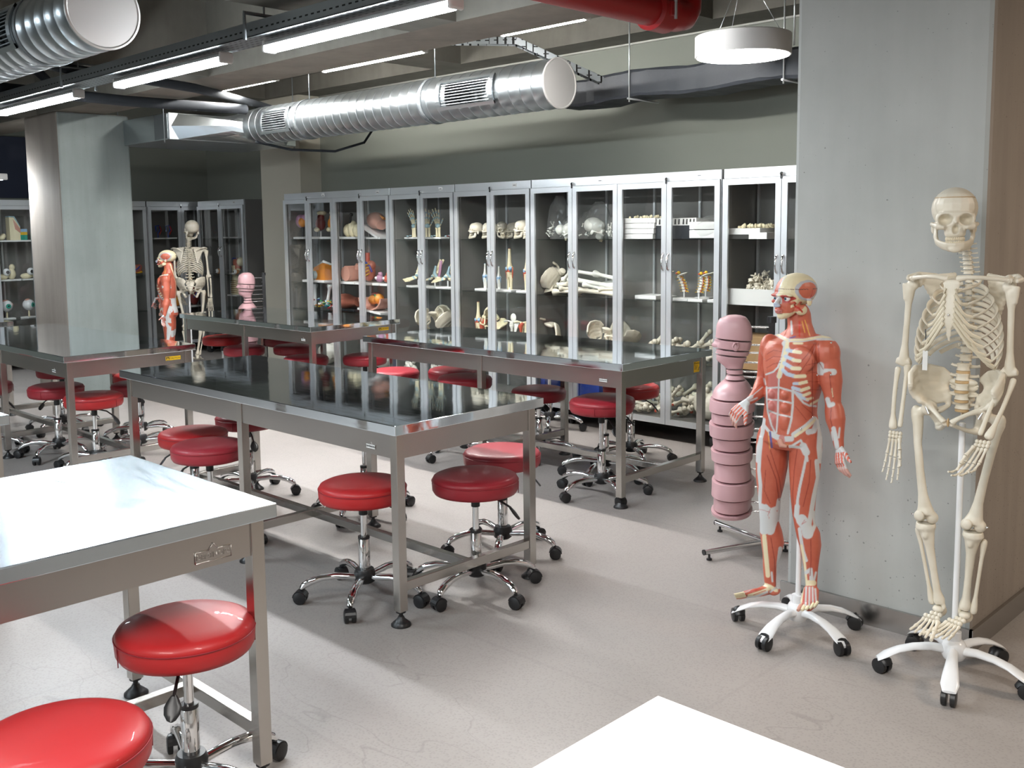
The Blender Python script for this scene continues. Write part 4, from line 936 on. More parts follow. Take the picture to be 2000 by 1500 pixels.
t = item('scapula_bone', 'pale shoulder blade lying at the open end of the bone heap', 'bone', 1064, 1, 6.36); me_ = MB(); me_.prism([(-.06, 0), (.08, .02), (.05, .10), (0, .06)], (0, 0, 0), (1, 0, .1), (0, .6, .8), .006); link('blade', remesh(me_, .003, 3), 'bone', t)
# spine segments
def spine_seg(t, lean=.3, wing=True, n=6):
    mb = MB(); nv = MB(); ar = MB()
    MB().cyl((0, 0, .018), (0, 0, .07), .006, 8).build('peg', 'white', t)
    for k in range(n):
        c = Vector((-lean*.03*k+.012*math.sin(k*.5), 0, .075+k*.021)); vertebra(mb, c, .017, .017, .022, .02)
        for s in (-1, 1): nv.tube([c+Vector((s*.012, .012, 0)), c+Vector((s*.034, .0, -.008))], [.003, .002], 5); nv.tube([c+Vector((.02, .03*s*.3, 0)), c+Vector((.042, .0, -.01))], [.003, .002], 5)
        ar.tube([c+Vector((.018, -.006, -.01)), c+Vector((.02, -.006, .012))], .0035, 5)
    if wing: mb.ell(c+Vector((.035, 0, .018)), (.045, .03, .008), 10, 6, Matrix.Rotation(-.35, 3, 'Y'))
    nv.ell(c+Vector((-.004, 0, .030)), (.014, .012, .012)); ar.ell(c+Vector((-.02, 0, .024)), (.012, .01, .008))
    mb.build('vertebrae', 'bone_white', t); nv.build('nerves', 'yellow_nerve', t); ar.build('arteries', 'muscle', t)
for px, y, ln, lab in ((1336, 6.38, .35, 'small spine model with yellow nerves leaning away from the others'), (1365, 6.36, -.1, 'small upright spine model in the middle with red and yellow top'), (1378, 6.52, .0, 'small spine model standing behind the middle one'), (1404, 6.38, .0, 'small spine model cut off by the cabinet frame'), (1302, 6.50, .1, 'small spine model hidden behind the wide door frames')):
    t = item('spine_model', lab, 'anatomical model', px, 1, y, 0, 'small spine models'); board(t, .13, .11, .022); spine_seg(t, ln)
t = item('spare_base_board', 'empty white base board lying on the shelf beside the spine models', 'board', 1275, 1, 6.42); MB().box(-.10, .10, -.10, .10, 0, .03).build('board', 'white_matt', t, .003)
# lying spine
t = item('spine_model', 'long cream spine lying in a curve on the shelf above the table top', 'anatomical model', 1100, 2, 6.44)
mb = MB(); nv = MB(); P0 = shelf_pt(1100, 2, 6.44); P1 = shelf_pt(1206, 2, 6.44)
for k in range(24):
    u = k/23; c = Vector(((P1.x-P0.x)*u, -.02*math.sin(u*3), .035+.13*max(0, u-.55)**1.5*3)); m_ = MB(); vertebra(m_, (0, 0, 0), .019, .020, .03, .03); m_.xf(Matrix.Translation(c) @ Matrix.Rotation(PI/2-.5*u, 4, 'Y')); mb.add(m_.v, m_.f, True); nv.ell(c+Vector((.012, -.012, -.015)), (.006, .006, .012), 6, 4)
mb.build('vertebrae', 'bone', t); nv.build('nerves', 'yellow_nerve', t)
for px, m, lab in ((1098, 'yellow_nerve', 'yellow-green muscle piece under the lying spine'), (1118, 'blue', 'blue ribbed piece under the lying spine'), (1193, 'orange', 'orange piece in front of the standing pelvis'), (1103, 'mauve', 'mauve piece against the door frame above the yellow one')):
    mb = MB()
    for j in range(6): mb.tube([(-.05+.018*j, -.03, .012), (-.04+.018*j, 0, .045 if m != 'orange' else .07), (-.05+.018*j, .03, .012)], .012, 7)
    t = item('coloured_piece', lab, 'model piece', px, 2, 6.34 if m != 'mauve' else 6.52); mb.build('piece', m if m != 'blue' else 'lig_blue', t)
# loose thigh bone ends, third shelf and bottom
def jumble(px0, px1, s, n, label, seed, y0=6.32, y1=6.58, grp='g', hmax=.16):
    random.seed(seed); P0 = shelf_pt(px0, s, 6.4); P1 = shelf_pt(px1, s, 6.4)
    for j in range(n):
        x = P0.x+(P1.x-P0.x)*(j+.5)/n; y = random.uniform(y0, y1); L = random.uniform(.09, .17); a = random.uniform(-1.2, 1.2)
        e0 = random.uniform(.020, .034); lift = random.choice([0, 0, .03, .06])*(hmax/.16); p = Vector((x, y, SZ[s]+e0+.001+lift)); q = Vector((L*math.cos(a), L*.4*math.sin(a), random.uniform(-.2, 1)*L*.8 if lift else random.uniform(0, .6)*L))
        if q.z+p.z < SZ[s]+.03: q.z = SZ[s]+.03-p.z
        mb = bone(MB(), (0, 0, 0), q, .013, e0, random.uniform(.018, .028), 10); mb.ell(q+Vector((.014, 0, .012)), e0*.8, 8, 6)
        o = mb.build('loose_bone', 'bone', loc=p); tag(o, label, 'bone', grp)
        if j % 5 == 2: MB().tube([(0, -e0*.9, 0), (0, -e0*1.02, 0)], [e0*.5, e0*.4], 8).build('red_cut_end', 'muscle', o)
jumble(1238, 1292, 2, 9, 'cream bone of the heap just left open beside the wide door frame, above the table', 2, grp='bones on the third shelf before the wide door frame')
jumble(1308, 1396, 2, 13, 'cream bone of the heap between the wide door frame and the mannequin head', 3, grp='bones on the third shelf beyond the wide door frame')
jumble(1225, 1292, 3, 18, 'cream bone of the bottom heap beside the bright red seat', 5, grp='bones at the cabinet bottom beside the red seat', hmax=.3)
jumble(1306, 1362, 3, 20, 'cream bone of the bottom heap behind the end of the table with the yellow sticker', 6, grp='bones at the cabinet bottom behind the table end', hmax=.3)
def sack(px, s, label, m, r=.12, h=.16, y=6.42, cat='bag', nm='filled_bag'):
    mb = MB(); random.seed(px)
    mb.ell((0, 0, h*.48), (r, r*.7, h*.47), 16, 10)
    for j in range(9): a = random.uniform(0, 6.3); mb.ell((r*.6*math.cos(a), r*.4*math.sin(a), h*random.uniform(.35, .8)), r*random.uniform(.25, .4), 8, 6)
    t = item(nm, label, cat, px, s, y); me = remesh(mb, .006, 2); lo = min(v.co.z for v in me.vertices); o = link('contents', me, m, t); o.location.z = -lo+.001; return t
sack(742, 3, 'grey-white stuffed bag on the cabinet bottom beside a dark red seat', 'bone_white', .15, .26)
sack(640, 3, 'pale bag with green print on the cabinet bottom behind the far table leg', 'bone_white', .14, .24); t = item('green_sheet', 'green crumpled sheet on the cabinet bottom behind the far table', 'sheet', 632, 3, 6.33); MB().ell((0, 0, .13), (.07, .012, .06), 7, 5).build('sheet', 'green', t); t.location.z -= .071-.002
sack(1388, 3, 'net of bones on the bottom of the cabinet by the pink mannequin', 'bone', .14, .24)
for px, lab in ((802, 'white flower-like bone group on the bottom of the hand model cabinet'), (852, 'white flower-like bone group behind the red seats')):
    t = item('vertebra_group', lab, 'bone', px, 3, 6.36, 0, 'white vertebra groups'); mb = MB()
    for j in range(7): a = j*.9; mb.ell((.06*math.cos(a), .03*math.sin(a), .16+.05*math.sin(j*2)), (.034, .02, .016), 8, 5, Matrix.Rotation(a*.3-.6, 3, 'Y'))
    mb.ell((0, 0, .075), (.09, .06, .073)); mb.build('vertebrae', 'bone_white', t)
for px, w_, lab in ((1058, .10, 'slim blue storage box on the bottom behind the dark low stool'), (1078, .05, 'narrow blue box next to it on the bottom'), (1160, .30, 'wide blue box on the bottom above the high crimson seat')):
    t = item('blue_box', lab, 'box', px, 3, 6.42, 0, 'blue boxes at the cabinet bottom'); MB().box(-w_/2, w_/2, -.12, .12, 0, .30).build('carton', 'blue', t, .004); MB().box(-w_/2, w_/2, -.12, .12, .302, .33).build('box_lid', 'charcoal' if px == 1058 else 'blue', t, .004)
# coloured models in the first cabinet
def blobs(t, name, lst, m, vox=.004):
    mb = MB()
    for c, r in lst: mb.ell(c, r, 14, 9)
    return link(name, remesh(mb, vox, 3), m, t)
t = item('brain_model', 'pink brain model on a dark stand at the far end of the top shelf', 'anatomical model', 592, 0); board(t, .20, .14); MB().cyl((0, 0, .018), (0, 0, .09), .008, 8).build('peg', 'black', t); blobs(t, 'brain', [((-.02, 0, .145), (.055, .045, .055)), ((.03, 0, .15), (.04, .04, .05))], 'mauve'); blobs(t, 'brain_core', [((.03, -.02, .135), (.035, .035, .04))], 'orange')
for px, lab, m in ((627, 'dark red organ cluster model on the top shelf', 'organ_dark'), (651, 'brown and cream head section model on the top shelf', 'orange')):
    t = item('organ_model', lab, 'anatomical model', px, 0, 6.45); board(t, .16, .14); MB().cyl((0, 0, .018), (0, 0, .06), .007, 8).build('peg', 'white', t)
    blobs(t, 'organ', [((0, 0, .12), (.045, .04, .055)), ((.02, -.01, .17), (.03, .03, .03))], m); blobs(t, 'bone_piece', [((-.01, -.03, .075), (.03, .02, .02)), ((.02, 0, .205), (.04, .04, .02))], 'bone_cream')
t = item('hip_section_model', 'cream pelvis section model with black and white clamps', 'anatomical model', 690, 0, 6.42); board(t, .28, .18); o = blobs(t, 'hip_section', [((-.06, 0, .07), (.04, .05, .055)), ((.0, 0, .085), (.035, .05, .07)), ((.06, 0, .07), (.04, .04, .055))], 'bone_cream'); MB().cyl((0, -.03, .13), (.015, -.03, .19), .010, 8).ell((.02, -.03, .2), .016).build('clamp', 'black', t)
def torso_block(t, tilt=.5, m='flesh', L=.26):
    mb = MB(); rings = []
    for k in range(9):
        u = k/8; rr = .085*(.9+.25*math.sin(u*5)); rings.append([Vector((-L/2+L*u, rr*1.0*math.cos(2*PI*j/20), rr*.85*math.sin(2*PI*j/20)+.09)) for j in range(20)])
    mb.loft(rings); return mb.build('torso', m, t)
t = item('torso_model', 'flesh coloured torso section lying on a tilted white board', 'anatomical model', 737, 0, 6.42)
o = torso_block(t); o.rotation_euler = (0, .28, -.35); o.location = (.0, 0, .085); o2 = MB().box(-.16, .16, -.10, .10, -.01, .01).build('base_board', 'white_matt', t); o2.rotation_euler = (0, .42, 0); o2.location = (-.02, 0, .075); board(t, .22, .18, .018, 'white_matt', .04)
o = MB().tube([(-.10, 0, .20), (.0, 0, .24), (.12, 0, .20)], [.012, .02, .015], 8).build('back_flap', 'orange', t)
t = item('ear_model', 'large ear model with orange block and white ring on a white board', 'anatomical model', 628, 1, 6.42); board(t, .36, .20, .022)
MB().prism([(-.06, .02), (.12, .02), (.13, .17), (.09, .185), (-.05, .14)], (0, -.05, 0), (1, 0, 0), (0, 0, 1), -.10).build('ear_block', 'orange', t); MB().tube([(-.02, -.06, .07), (-.02, -.10, .07)], [.04, .036], 20).build('ear_ring', 'lig_blue', t); MB().tube([(-.05, 0, .16), (.10, -.04, .20), (.14, .02, .17)], [.012, .014, .01], 8).build('ear_rim', 'white', t); blobs(t, 'outer_ear', [((-.13, 0, .06), (.03, .03, .04)), ((-.10, 0, .10), (.025, .02, .04))], 'bone_cream')
t = item('thigh_section', 'pink cut cylinder model standing on a white board', 'anatomical model', 691, 1, 6.42); board(t, .27, .2, .022); MB().tube([(0, -.09, .09), (0, -.085, .09), (.02, .10, .09)], [.062, .066, .066], 24).build('section', 'flesh', t); MB().tube([(.05, .0, .13), (.07, 0, .17)], [.03, .02], 12).build('stump', 'flesh', t)
t = item('heart_model', 'large head and vessel model with yellow and blue lines', 'anatomical model', 721, 1, 6.40); board(t, .18, .15); blobs(t, 'organ', [((0, 0, .10), (.06, .05, .075)), ((.03, 0, .15), (.04, .04, .04))], 'organ')
mb = MB(); 
for j in range(4): mb.tube([(-.05+.012*j, -.045-.003*j, .05+.03*j), (.0, -.060, .06+.03*j), (.055, -.04, .09+.025*j)], .005, 6)
mb.build('yellow_lines', 'yellow_nerve', t); MB().tube([(.0, -.04, .18), (.05, -.035, .15), (.065, -.02, .10)], .009, 8).build('blue_vessel', 'blue', t); MB().cyl((-.01, 0, .18), (-.01, 0, .25), .018, 12).build('neck_stump', 'muscle', t)
for px, lab, m in ((742, 'small pink organ block beside the vessel model', 'mauve'), (757, 'small red and white organ model against the frame', 'muscle')):
    t = item('small_organ_model', lab, 'anatomical model', px, 1, 6.36); board(t, .09, .09); blobs(t, 'organ', [((0, 0, .055), (.04, .03, .03)), ((.01, 0, .09), (.02, .02, .02))], m); MB().ell((-.01, -.03, .06), .012).build('white_lobe', 'white', t)
for k, (px, lab) in enumerate(((618, 'white plastic long bone standing in coloured building pieces'), (641, 'second white plastic long bone leaning in coloured pieces'))):
    p = shelf_pt(px, 2, 6.40); o = bone(MB(), (-.02, 0, .03), (.05 if k else -.01, 0, .27), .017, .018, .036, 12).build('plastic_bone', 'white', loc=p); tag(o, lab, 'bone', 'white plastic bones')
cols = ['blue', 'green', 'orange', 'yellow_nerve', 'red_scarlet', 'teal', 'lig_blue', 'white']
p = shelf_pt(634, 2, 6.40)
for ci, cm in enumerate(cols):
    mb = MB(); random.seed(ci+50)
    for j in range(9): a = random.uniform(0, 6.3); q = Vector((random.uniform(-.15, .17), random.uniform(-.1, .1), random.uniform(.012, .10))); mb.tube([q, q+Vector((.022*math.cos(a), .022*math.sin(a), .008)), q+Vector((.03*math.cos(a+1), .03*math.sin(a+1), .0))], .006, 6)
    o = mb.build('plastic_pieces', cm, loc=p); tag(o, ['blue', 'green', 'orange', 'yellow', 'red', 'teal', 'pale blue', 'white'][ci]+' small plastic pieces heaped around the white bones', 'plastic pieces', 'heap of coloured plastic pieces', 'stuff')
t = item('abdomen_model', 'open belly model with round organs on a tilted board', 'anatomical model', 737, 2, 6.38)
rings = []
for k in range(11):
    a = PI*k/10; rings.append([Vector((.15*math.cos(a)*q, -.02+.0*q, .0))+Vector((0, yy, .12-.10*math.sin(a)*q)) for q, yy in ((1, -.07), (1.12, -.07), (1.12, .07), (1, .07))])
MB().loft(rings, True, True).build('belly_wall', 'flesh', t); blobs(t, 'organs', [((-.05, 0, .10), (.055, .05, .045)), ((.03, 0, .11), (.045, .05, .05))], 'orange'); blobs(t, 'liver', [((-.04, .02, .15), (.06, .04, .02))], 'organ_dark'); MB().tube([(.0, -.03, .15), (.03, -.04, .145), (.02, -.04, .12)], .006, 8).build('green_vessel', 'green', t)
o = MB().box(-.17, .17, -.10, .10, -.009, .009).build('base_board', 'white_matt', t); o.rotation_euler = (0, .10, 0); o.location = (0, 0, .001)
t.location.z += .028
t = item('torso_model', 'dark red lying torso model behind the abdomen model', 'anatomical model', 682, 2, 6.50); o = torso_block(t, 0, 'organ', .34); t.location.z -= .001; MB().box(-.17, .17, -.07, .07, 0, .012).build('base_board', 'charcoal', t)
for o in list(bpy.data.objects):
    k_ = o.name.split('.')[0]
    if o.parent is None and o.location.x < -7.5 and k_ in ('brain_model', 'organ_model', 'hip_section_model', 'ear_model', 'thigh_section', 'heart_model', 'abdomen_model', 'small_organ_model'):
        f_ = {'brain_model': 1.35, 'organ_model': 1.35, 'hip_section_model': 1.25, 'ear_model': 1.12, 'thigh_section': 1.2, 'heart_model': 1.3, 'abdomen_model': 1.1, 'small_organ_model': 1.25}[k_]; o.scale = (f_,)*3
# side wall and corner cabinets
def wall_item(name, label, px, py, X=-12.60, group=None, cat='anatomical model'):
    p = at(px, py, 0, X); z = min(SZ, key=lambda s: abs(s-p.z)); return thing(name, label, cat, (X, p.y, z), PI/2, group)
def eye(t, s=.07, h=.16, bd=True):
    if bd: board(t, .16, .12)
    MB().cyl((0, 0, .016), (0, 0, h-s), .010, 10).build('stem', 'bone_cream', t)
    e = blobs(t, 'eyeball', [((0, 0, h), (s, s, s))], 'white'); 
    MB().tube([(0, -s*.93, h), (0, -s*1.02, h)], [s*.42, s*.36], 24).build('iris', 'teal', e); MB().tube([(0, -s*.98, h), (0, -s*1.06, h)], [s*.18, s*.12], 18).build('pupil', 'ink', e)
    MB().ell((-.01, -.0, h+s*.86), (s*.5, s*.4, s*.22)).build('eye_muscle', 'flesh', e); MB().ell((s*.85, .0, h+.01), (s*.22, s*.4, s*.4)).build('eye_muscle', 'flesh', e)
for px, r_, lab in ((15, .0, 'white eyeball model with green iris on the lowest visible shelf, picture edge'), (58, .5, 'white eyeball model on a stand half behind the far column edge')):
    t = wall_item('eye_model', lab, px, 630, group='large eyeball models'); t.rotation_euler[2] += r_; t.location.z = .604; eye(t)
for px, lab in ((15, 'eye in a cream socket block with an upright piece'), (62, 'eye in a cream socket block by the far column edge')):
    t = wall_item('eye_socket_model', lab, px, 552, group='eye socket models'); board(t, .26, .16); 
    blobs(t, 'socket', [((-.06, 0, .05), (.07, .05, .035)), ((.05, 0, .08), (.05, .05, .065)), ((.06, 0, .16), (.035, .03, .04))], 'bone_cream', .005); e = blobs(t, 'eyeball', [((-.02, -.045, .105), (.045, .045, .045))], 'white'); MB().tube([(-.02, -.085, .105), (-.02, -.093, .105)], [.02, .017], 16).build('iris', 'ink', e); MB().tube([(.02, -.01, .11), (.07, .0, .11)], .02, 10).build('eye_muscle', 'orange', t)
t = wall_item('skin_model', 'stepped block model of skin layers in pale, blue and green', 32, 470); board(t, .30, .16, .018)
MB().prism([(-.09, .018), (.03, .018), (.03, .17), (-.04, .29), (-.09, .29)], (0, -.06, 0), (1, 0, 0), (0, 0, 1), -.12).build('skin_block', 'bone_cream', t); MB().prism([(-.04, .292), (.032, .172), (.032, .185), (-.03, .30), (-.09, .305), (-.09, .292)], (0, -.062, 0), (1, 0, 0), (0, 0, 1), -.12).build('skin_surface', 'lig_blue', t)
MB().box(.032, .11, -.06, .06, .018, .08).build('green_layer', 'teal', t); MB().box(.032, .11, -.06, .06, .08, .115).build('yellow_layer', 'yellow_nerve', t); MB().box(.032, .11, -.06, .06, .115, .15).build('blue_layer', 'blue_cart', t); MB().prism([(-.05, .27), (.03, .15), (.03, .10), (-.03, .15)], (0, -.064, 0), (1, 0, 0), (0, 0, 1), .004).build('pink_layer', 'flesh', t)
t = wall_item('tooth_model', 'small cream tooth model on its white board', 3, 462); board(t, .22, .14); blobs(t, 'tooth', [((0, 0, .05), (.04, .03, .03)), ((.02, 0, .07), (.03, .03, .03))], 'bone_cream')
for px, py, lab, m, h in ((272, 545, 'lying orange-red muscle piece beside the far column', 'orange', .03), (266, 520, 'dark pink ball organ on the side wall shelf', 'organ', .12), (308, 450, 'blue and red vessel model seen through the side wall glass', 'blue', .16), (328, 450, 'blue and red vessel loop model, second on that shelf', 'blue', .16), (343, 520, 'flesh and blue heart model behind the far skeleton', 'flesh', .14), (346, 590, 'large orange torso organ model behind the far skeleton', 'orange', .22), (380, 590, 'red and blue organ tower behind the far skeleton', 'organ_dark', .26)):
    t = wall_item('organ_model', lab, px, py); board(t, .18, .14)
    if m == 'blue':
        MB().tube([(-.0, 0, .018), (0, 0, .08), (.03, 0, .12), (.02, 0, .18), (-.03, 0, .17), (-.02, 0, .10)], .010, 8).build('vessel', 'blue', t); MB().tube([(.01, -.02, .06), (.04, -.02, .11), (.02, -.02, .17)], .009, 8).build('artery', 'red_scarlet', t)
    else: 
        blobs(t, 'organ', [((0, 0, .02+h*.5), (.075, .05, h*.5)), ((.03, -.01, .03+h*.6), (.05, .04, h*.35))], m); MB().tube([(-.03, -.04, .02+h*.4), (0, -.055, .02+h*.6), (.03, -.04, .02+h*.8)], .009, 8).build('vessel', 'blue' if m != 'orange' else 'yellow_nerve', t)
def corner_item(name, label, px, s): return item(name, label, 'anatomical model', px, s, 6.98)
t = corner_item('jaw_muscle_model', 'dissected head model in red and cream on the corner cabinet shelf', 466, 1); board(t, .2, .16); blobs(t, 'head_muscle', [((-.03, 0, .15), (.07, .05, .06)), ((.0, 0, .09), (.05, .045, .07))], 'organ'); blobs(t, 'skull_piece', [((.06, 0, .16), (.05, .05, .06)), ((.04, -.03, .05), (.06, .03, .025))], 'bone_cream'); MB().tube([(-.06, -.05, .19), (-.01, -.06, .21), (.04, -.05, .20)], .007, 8).build('vessel', 'blue', t)
for px, lab in ((427, 'small orange and white eye model left on the corner shelf edge'), (462, 'small orange and white eye model in front of the dissected head')):
    p = shelf_pt(px, 1, 6.87); t = thing('eye_muscle_model', lab, 'anatomical model', p, 0, 'small eye muscle models'); MB().tube([(0, .03, .035), (0, -.01, .035)], [.025, .034], 14).build('eye_muscles', 'orange', t); MB().ell((0, -.015, .036), .030).build('eyeball', 'white', t); MB().tube([(0, -.043, .036), (0, -.047, .036)], [.012, .008], 12).build('pupil', 'ink', t)
t = corner_item('neck_section_model', 'tall cream and brown neck and rib section beside the far mannequin', 463, 2); board(t, .22, .16)
mb = MB().loft([[Vector((w_*math.cos(2*PI*j/16), .05*math.sin(2*PI*j/16), z)) for j in range(16)] for z, w_ in ((.018, .11), (.15, .10), (.25, .06), (.36, .055), (.40, .07))]); mb.build('neck_section', 'bone_cream', t); mb = MB()
for j in range(7): mb.tube([(-.10, -.03, .04+j*.026), (0, -.055, .05+j*.026), (.09, -.035, .04+j*.026)], .005, 5)
mb.build('rib_lines', 'card', t)
for px, lab in ((405, 'pale flat piece on the top shelf of the corner cabinet'), (450, 'pale low tray on the top shelf of the corner cabinet')):
    t = item('flat_tray', lab, 'tray', px, 0, 6.98); MB().box(-.12, .12, -.10, .10, 0, .02).build('tray', 'white_matt', t, .003)
#@@FIGS
# ------------------------------------------------------------------ rolling stands
def white_stand(t, turn, pole_top, leg_r=.25, h=.115, px_=0, py_=0):
    MB().lathe([(.0, h-.045), (.034, h-.045), (.042, h-.03), (.042, h+.005), (.034, h+.02), (.024, h+.024), (.024, h+.055), (.0, h+.056)], 28).build('stand_hub', 'white', t)
    MB().cyl((0, 0, h), (0, 0, pole_top), .0105, 16).build('stand_pole', 'white', t)
    for k in range(5):
        m = Matrix.Rotation(turn+2*PI*k/5, 4, 'Z')
        pts = [(.03, h-.015, .017, .020), (.08, h-.008, .018, .018), (.14, h-.012, .021, .015), (.19, h-.024, .026, .012), (.235, h-.045, .030, .010), (.262, h-.062, .022, .006)]
        rings = [[Vector((x, wd*math.cos(a), z+th*math.sin(a)*(1 if math.sin(a) > 0 else .6))) for a in [2*PI*j/16 for j in range(16)]] for x, z, wd, th in pts]
        lg = MB().loft(rings).xf(m).build('stand_leg', 'white', t)
        w_ = MB()
        for sd in (-1, 1): w_.loft([[Vector((.008+r*math.cos(2*PI*j/20), sd*y, .0275+r*math.sin(2*PI*j/20))) for j in range(20)] for y, r in ((.006, .024), (.007, .0275), (.022, .0275), (.0245, .020), (.025, .002))])
        w_.tube([(.008, 0, .057), (-.012, 0, .05), (-.022, 0, .035)], [.010, .012, .010], 8, flat=(1, 2)); w_.cyl((0, 0, .04), (0, 0, h-.050), .006, 8)
        w_.xf(m @ Matrix.Translation((leg_r-.012, 0, 0)) @ Matrix.Rotation(random.uniform(-1, 1), 4, 'Z')); w_.build('caster', 'black', lg)

# ------------------------------------------------------------------ life-size skeleton (faces -Y)
def KT_kids(t): return [x for x in bpy.data.objects if x.parent == t]
def skeleton(label, loc, rz, group):
    t = thing('skeleton_model', label, 'skeleton', loc, rz, group)
    white_stand(t, -1.30, .93)
    # skull
    so = skull(t, (-.034, .005, 1.678), .37, 1.06, 'bone', .0)
    ring = {}
    for v in SK_ME.vertices:
        if abs(v.co.z-.036) < .0025:
            k_ = int(math.atan2(v.co.y-.02, v.co.x)/(2*PI)*44)
            if k_ not in ring or (v.co.xy-Vector((0, .02))).length > (ring[k_].xy-Vector((0, .02))).length: ring[k_] = v.co.copy()
    MB().tube([Vector((ring[k_].x, ring[k_].y, .036)) for k_ in sorted(ring)], .0011, 5, close=True).build('skull_cut_line', 'disc', so)
    for s in (-1, 1): MB().ell((s*.020, -.040, -.034), (.003, .004, .008)).build('socket_slit', 'ink', so)
    # spine
    def spy(z):   # depth curve
        return .055+.030*math.sin((z-1.10)/.42*PI) if z > 1.10 else .055-.0*(1.1-z)
    zs = [1.555-.0165*k for k in range(7)]; ws = [.014+.0007*k for k in range(7)]
    for z, w_ in zip(zs, ws):
        mb = MB(); vertebra(mb, (0, spy(z)-.022*(z-1.44)/.1, z), w_, .0135, .02, .024); mb.build('cervical_vertebra', 'bone', t)
    z = 1.437
    for k in range(12):
        hh = .0205+.0008*k; z -= hh/2; mb = MB(); vertebra(mb, (0, spy(z), z), .0145+.0006*k, hh*.82, .040, .032); mb.build('thoracic_vertebra', 'bone', t); z -= hh/2
    for k in range(5):
        mb = MB(); hh = .0345; z -= hh/2; yy = .050-.012*math.sin(k/4*PI); vertebra(mb, (0, yy, z), .0235+.0006*k, hh*.78, .034, .040); mb.build('lumbar_vertebra', 'bone', t)
        MB().lathe([(.0, -.0042), (.0225, -.0042), (.0232, 0), (.0225, .0042), (.0, .0042)], 20, (0, yy-.001, z-hh/2)).build('spinal_disc', 'disc', t); z -= hh/2
    # ribs
    W = [.056, .084, .103, .117, .127, .134, .138, .139, .136, .128, .110, .086]
    ZB = [1.435-.0215*k for k in range(12)]; DR = [.030, .055, .078, .097, .112, .125, .137, .150, .160, .165, .13, .09]
    zst = [1.408, 1.388, 1.366, 1.345, 1.325, 1.308, 1.292]
    car = MB()
    for k in range(12):
        for s in (-1, 1):
            pts = []; n = 16; endu = [1, .96, .93, .90, .88, .86, .83, .76, .70, .62, .46, .34][k]
            for i in range(n+1):
                u = endu*i/n; a = PI*(.06+.80*u); x = W[k]*math.sin(a)**.85; y = -.012+.088*math.cos(a)*(1.0 if a < PI/2 else (.95+.02*k if k < 8 else 1.05))
                zz = ZB[k]-DR[k]*(u/.9)**1.15
                pts.append(Vector((s*x, y, zz)))
            pts[0] = Vector((s*.016, .058, ZB[k]+.004))
            mb = MB(); mb.tube(pts, [.0045]+[.0078]*(n-1)+[.0074], 8, flat=(1.0, .46)); mb.build('rib', 'bone', t)
            if k < 10:
                e = pts[-1]; d = (pts[-1]-pts[-2]).normalized()
                if k < 7: tgt = Vector((s*.016, -.112-.002*k, zst[k]))
                elif k == 7: tgt = Vector((s*.020, -.113, 1.283))
                elif k == 8: tgt = Vector((s*.040, -.112, 1.262))
                else: tgt = Vector((s*.072, -.104, 1.225))
                mid = e.lerp(tgt, .5)+Vector((0, -.010, -.012 if k < 6 else -.020+.004*(k-6)))
                car.tube([e, e.lerp(mid, .5)+d*.006, mid, mid.lerp(tgt, .6), tgt], [.0062, .0058, .0055, .0055, .0055], 8, flat=(1, .6))
    car.build('rib_cartilage', 'cartilage', t)
    mb = MB(); f = (1, .26)
    mb.tube([(0, -.098, 1.437), (0, -.101, 1.425), (0, -.104, 1.405), (0, -.107, 1.388), (0, -.110, 1.37), (0, -.113, 1.34), (0, -.116, 1.305), (0, -.117, 1.285), (0, -.116, 1.270), (0, -.114, 1.245), (0, -.112, 1.228)], [.024, .030, .026, .016, .018, .020, .021, .018, .010, .009, .004], 12, flat=(.28, 1))
    link('sternum', remesh(mb, .0035, 2), 'bone', t); MB().ell((0, -.124, 1.318), .004).build('sternum_screw', 'chrome', t)
    for s in (-1, 1):
        MB().tube([(s*.018, -.094, 1.440), (s*.05, -.104, 1.446), (s*.09, -.082, 1.445), (s*.13, -.045, 1.440), (s*.165, -.022, 1.434)], [.012, .008, .007, .0075, .009], 10).build('collarbone', 'bone', t)
        sb = MB(); A, B_, C_ = Vector((s*.148, .035, 1.432)), Vector((s*.058, .098, 1.442)), Vector((s*.088, .098, 1.285))
        g_ = 9
        for i in range(g_+1):
            for j in range(g_+1-i):
                p = A+(B_-A)*(i/g_)+(C_-A)*(j/g_); sb.ell(p, (.012, .0052, .013), 6, 4)
        sb.tube([A, B_, C_, A], .006, 6); sb.tube([B_.lerp(C_, .25), (s*.12, .098, 1.440), (s*.165, .050, 1.446), (s*.186, .012, 1.436), (s*.178, -.018, 1.432)], [.006, .009, .010, .011, .008], 8); sb.tube([A, (s*.15, .0, 1.445), (s*.158, -.035, 1.432)], [.014, .010, .010], 8); sb.ell(A+Vector((s*.006, -.008, -.012)), (.014, .012, .022))
        link('shoulder_blade', remesh(sb, .004, 2), 'bone', t)
    # arms : image-left (x<0) hangs straight, x>0 comes forward
    for s in (-1, 1):
        sh = Vector((s*(.178 if s < 0 else .160), .002, 1.405)); el = Vector((s*.196, .012, 1.125)) if s < 0 else Vector((s*.162, .010, 1.118)); wr = Vector((s*.200, -.03, .880)) if s < 0 else Vector((s*.128, -.12, .905))
        mb = MB(); bone(mb, sh, el, .0108, .0195, .018, 12); mb.ell(sh+Vector((-s*.010, .003, .006)), .0215); mb.tube([el+Vector((-.026, 0, .006)), el, el+Vector((.026, 0, .006))], [.012, .015, .013], 10); mb.tube([sh+Vector((s*.012, 0, .01)), sh+Vector((s*.010, -.004, -.05))], [.016, .011], 8)
        link('upper_arm_bone', remesh(mb, .0036, 3), 'bone', t)
        fd = (wr-el).normalized(); sd = Vector((1, 0, 0))
        mb = MB(); bone(mb, el+Vector((-.014*s, .008, .012)), wr+Vector((-.014*s, .0, .012)), .0075, .015, .009, 10); link('ulna', remesh(mb, .003, 2), 'bone', t)
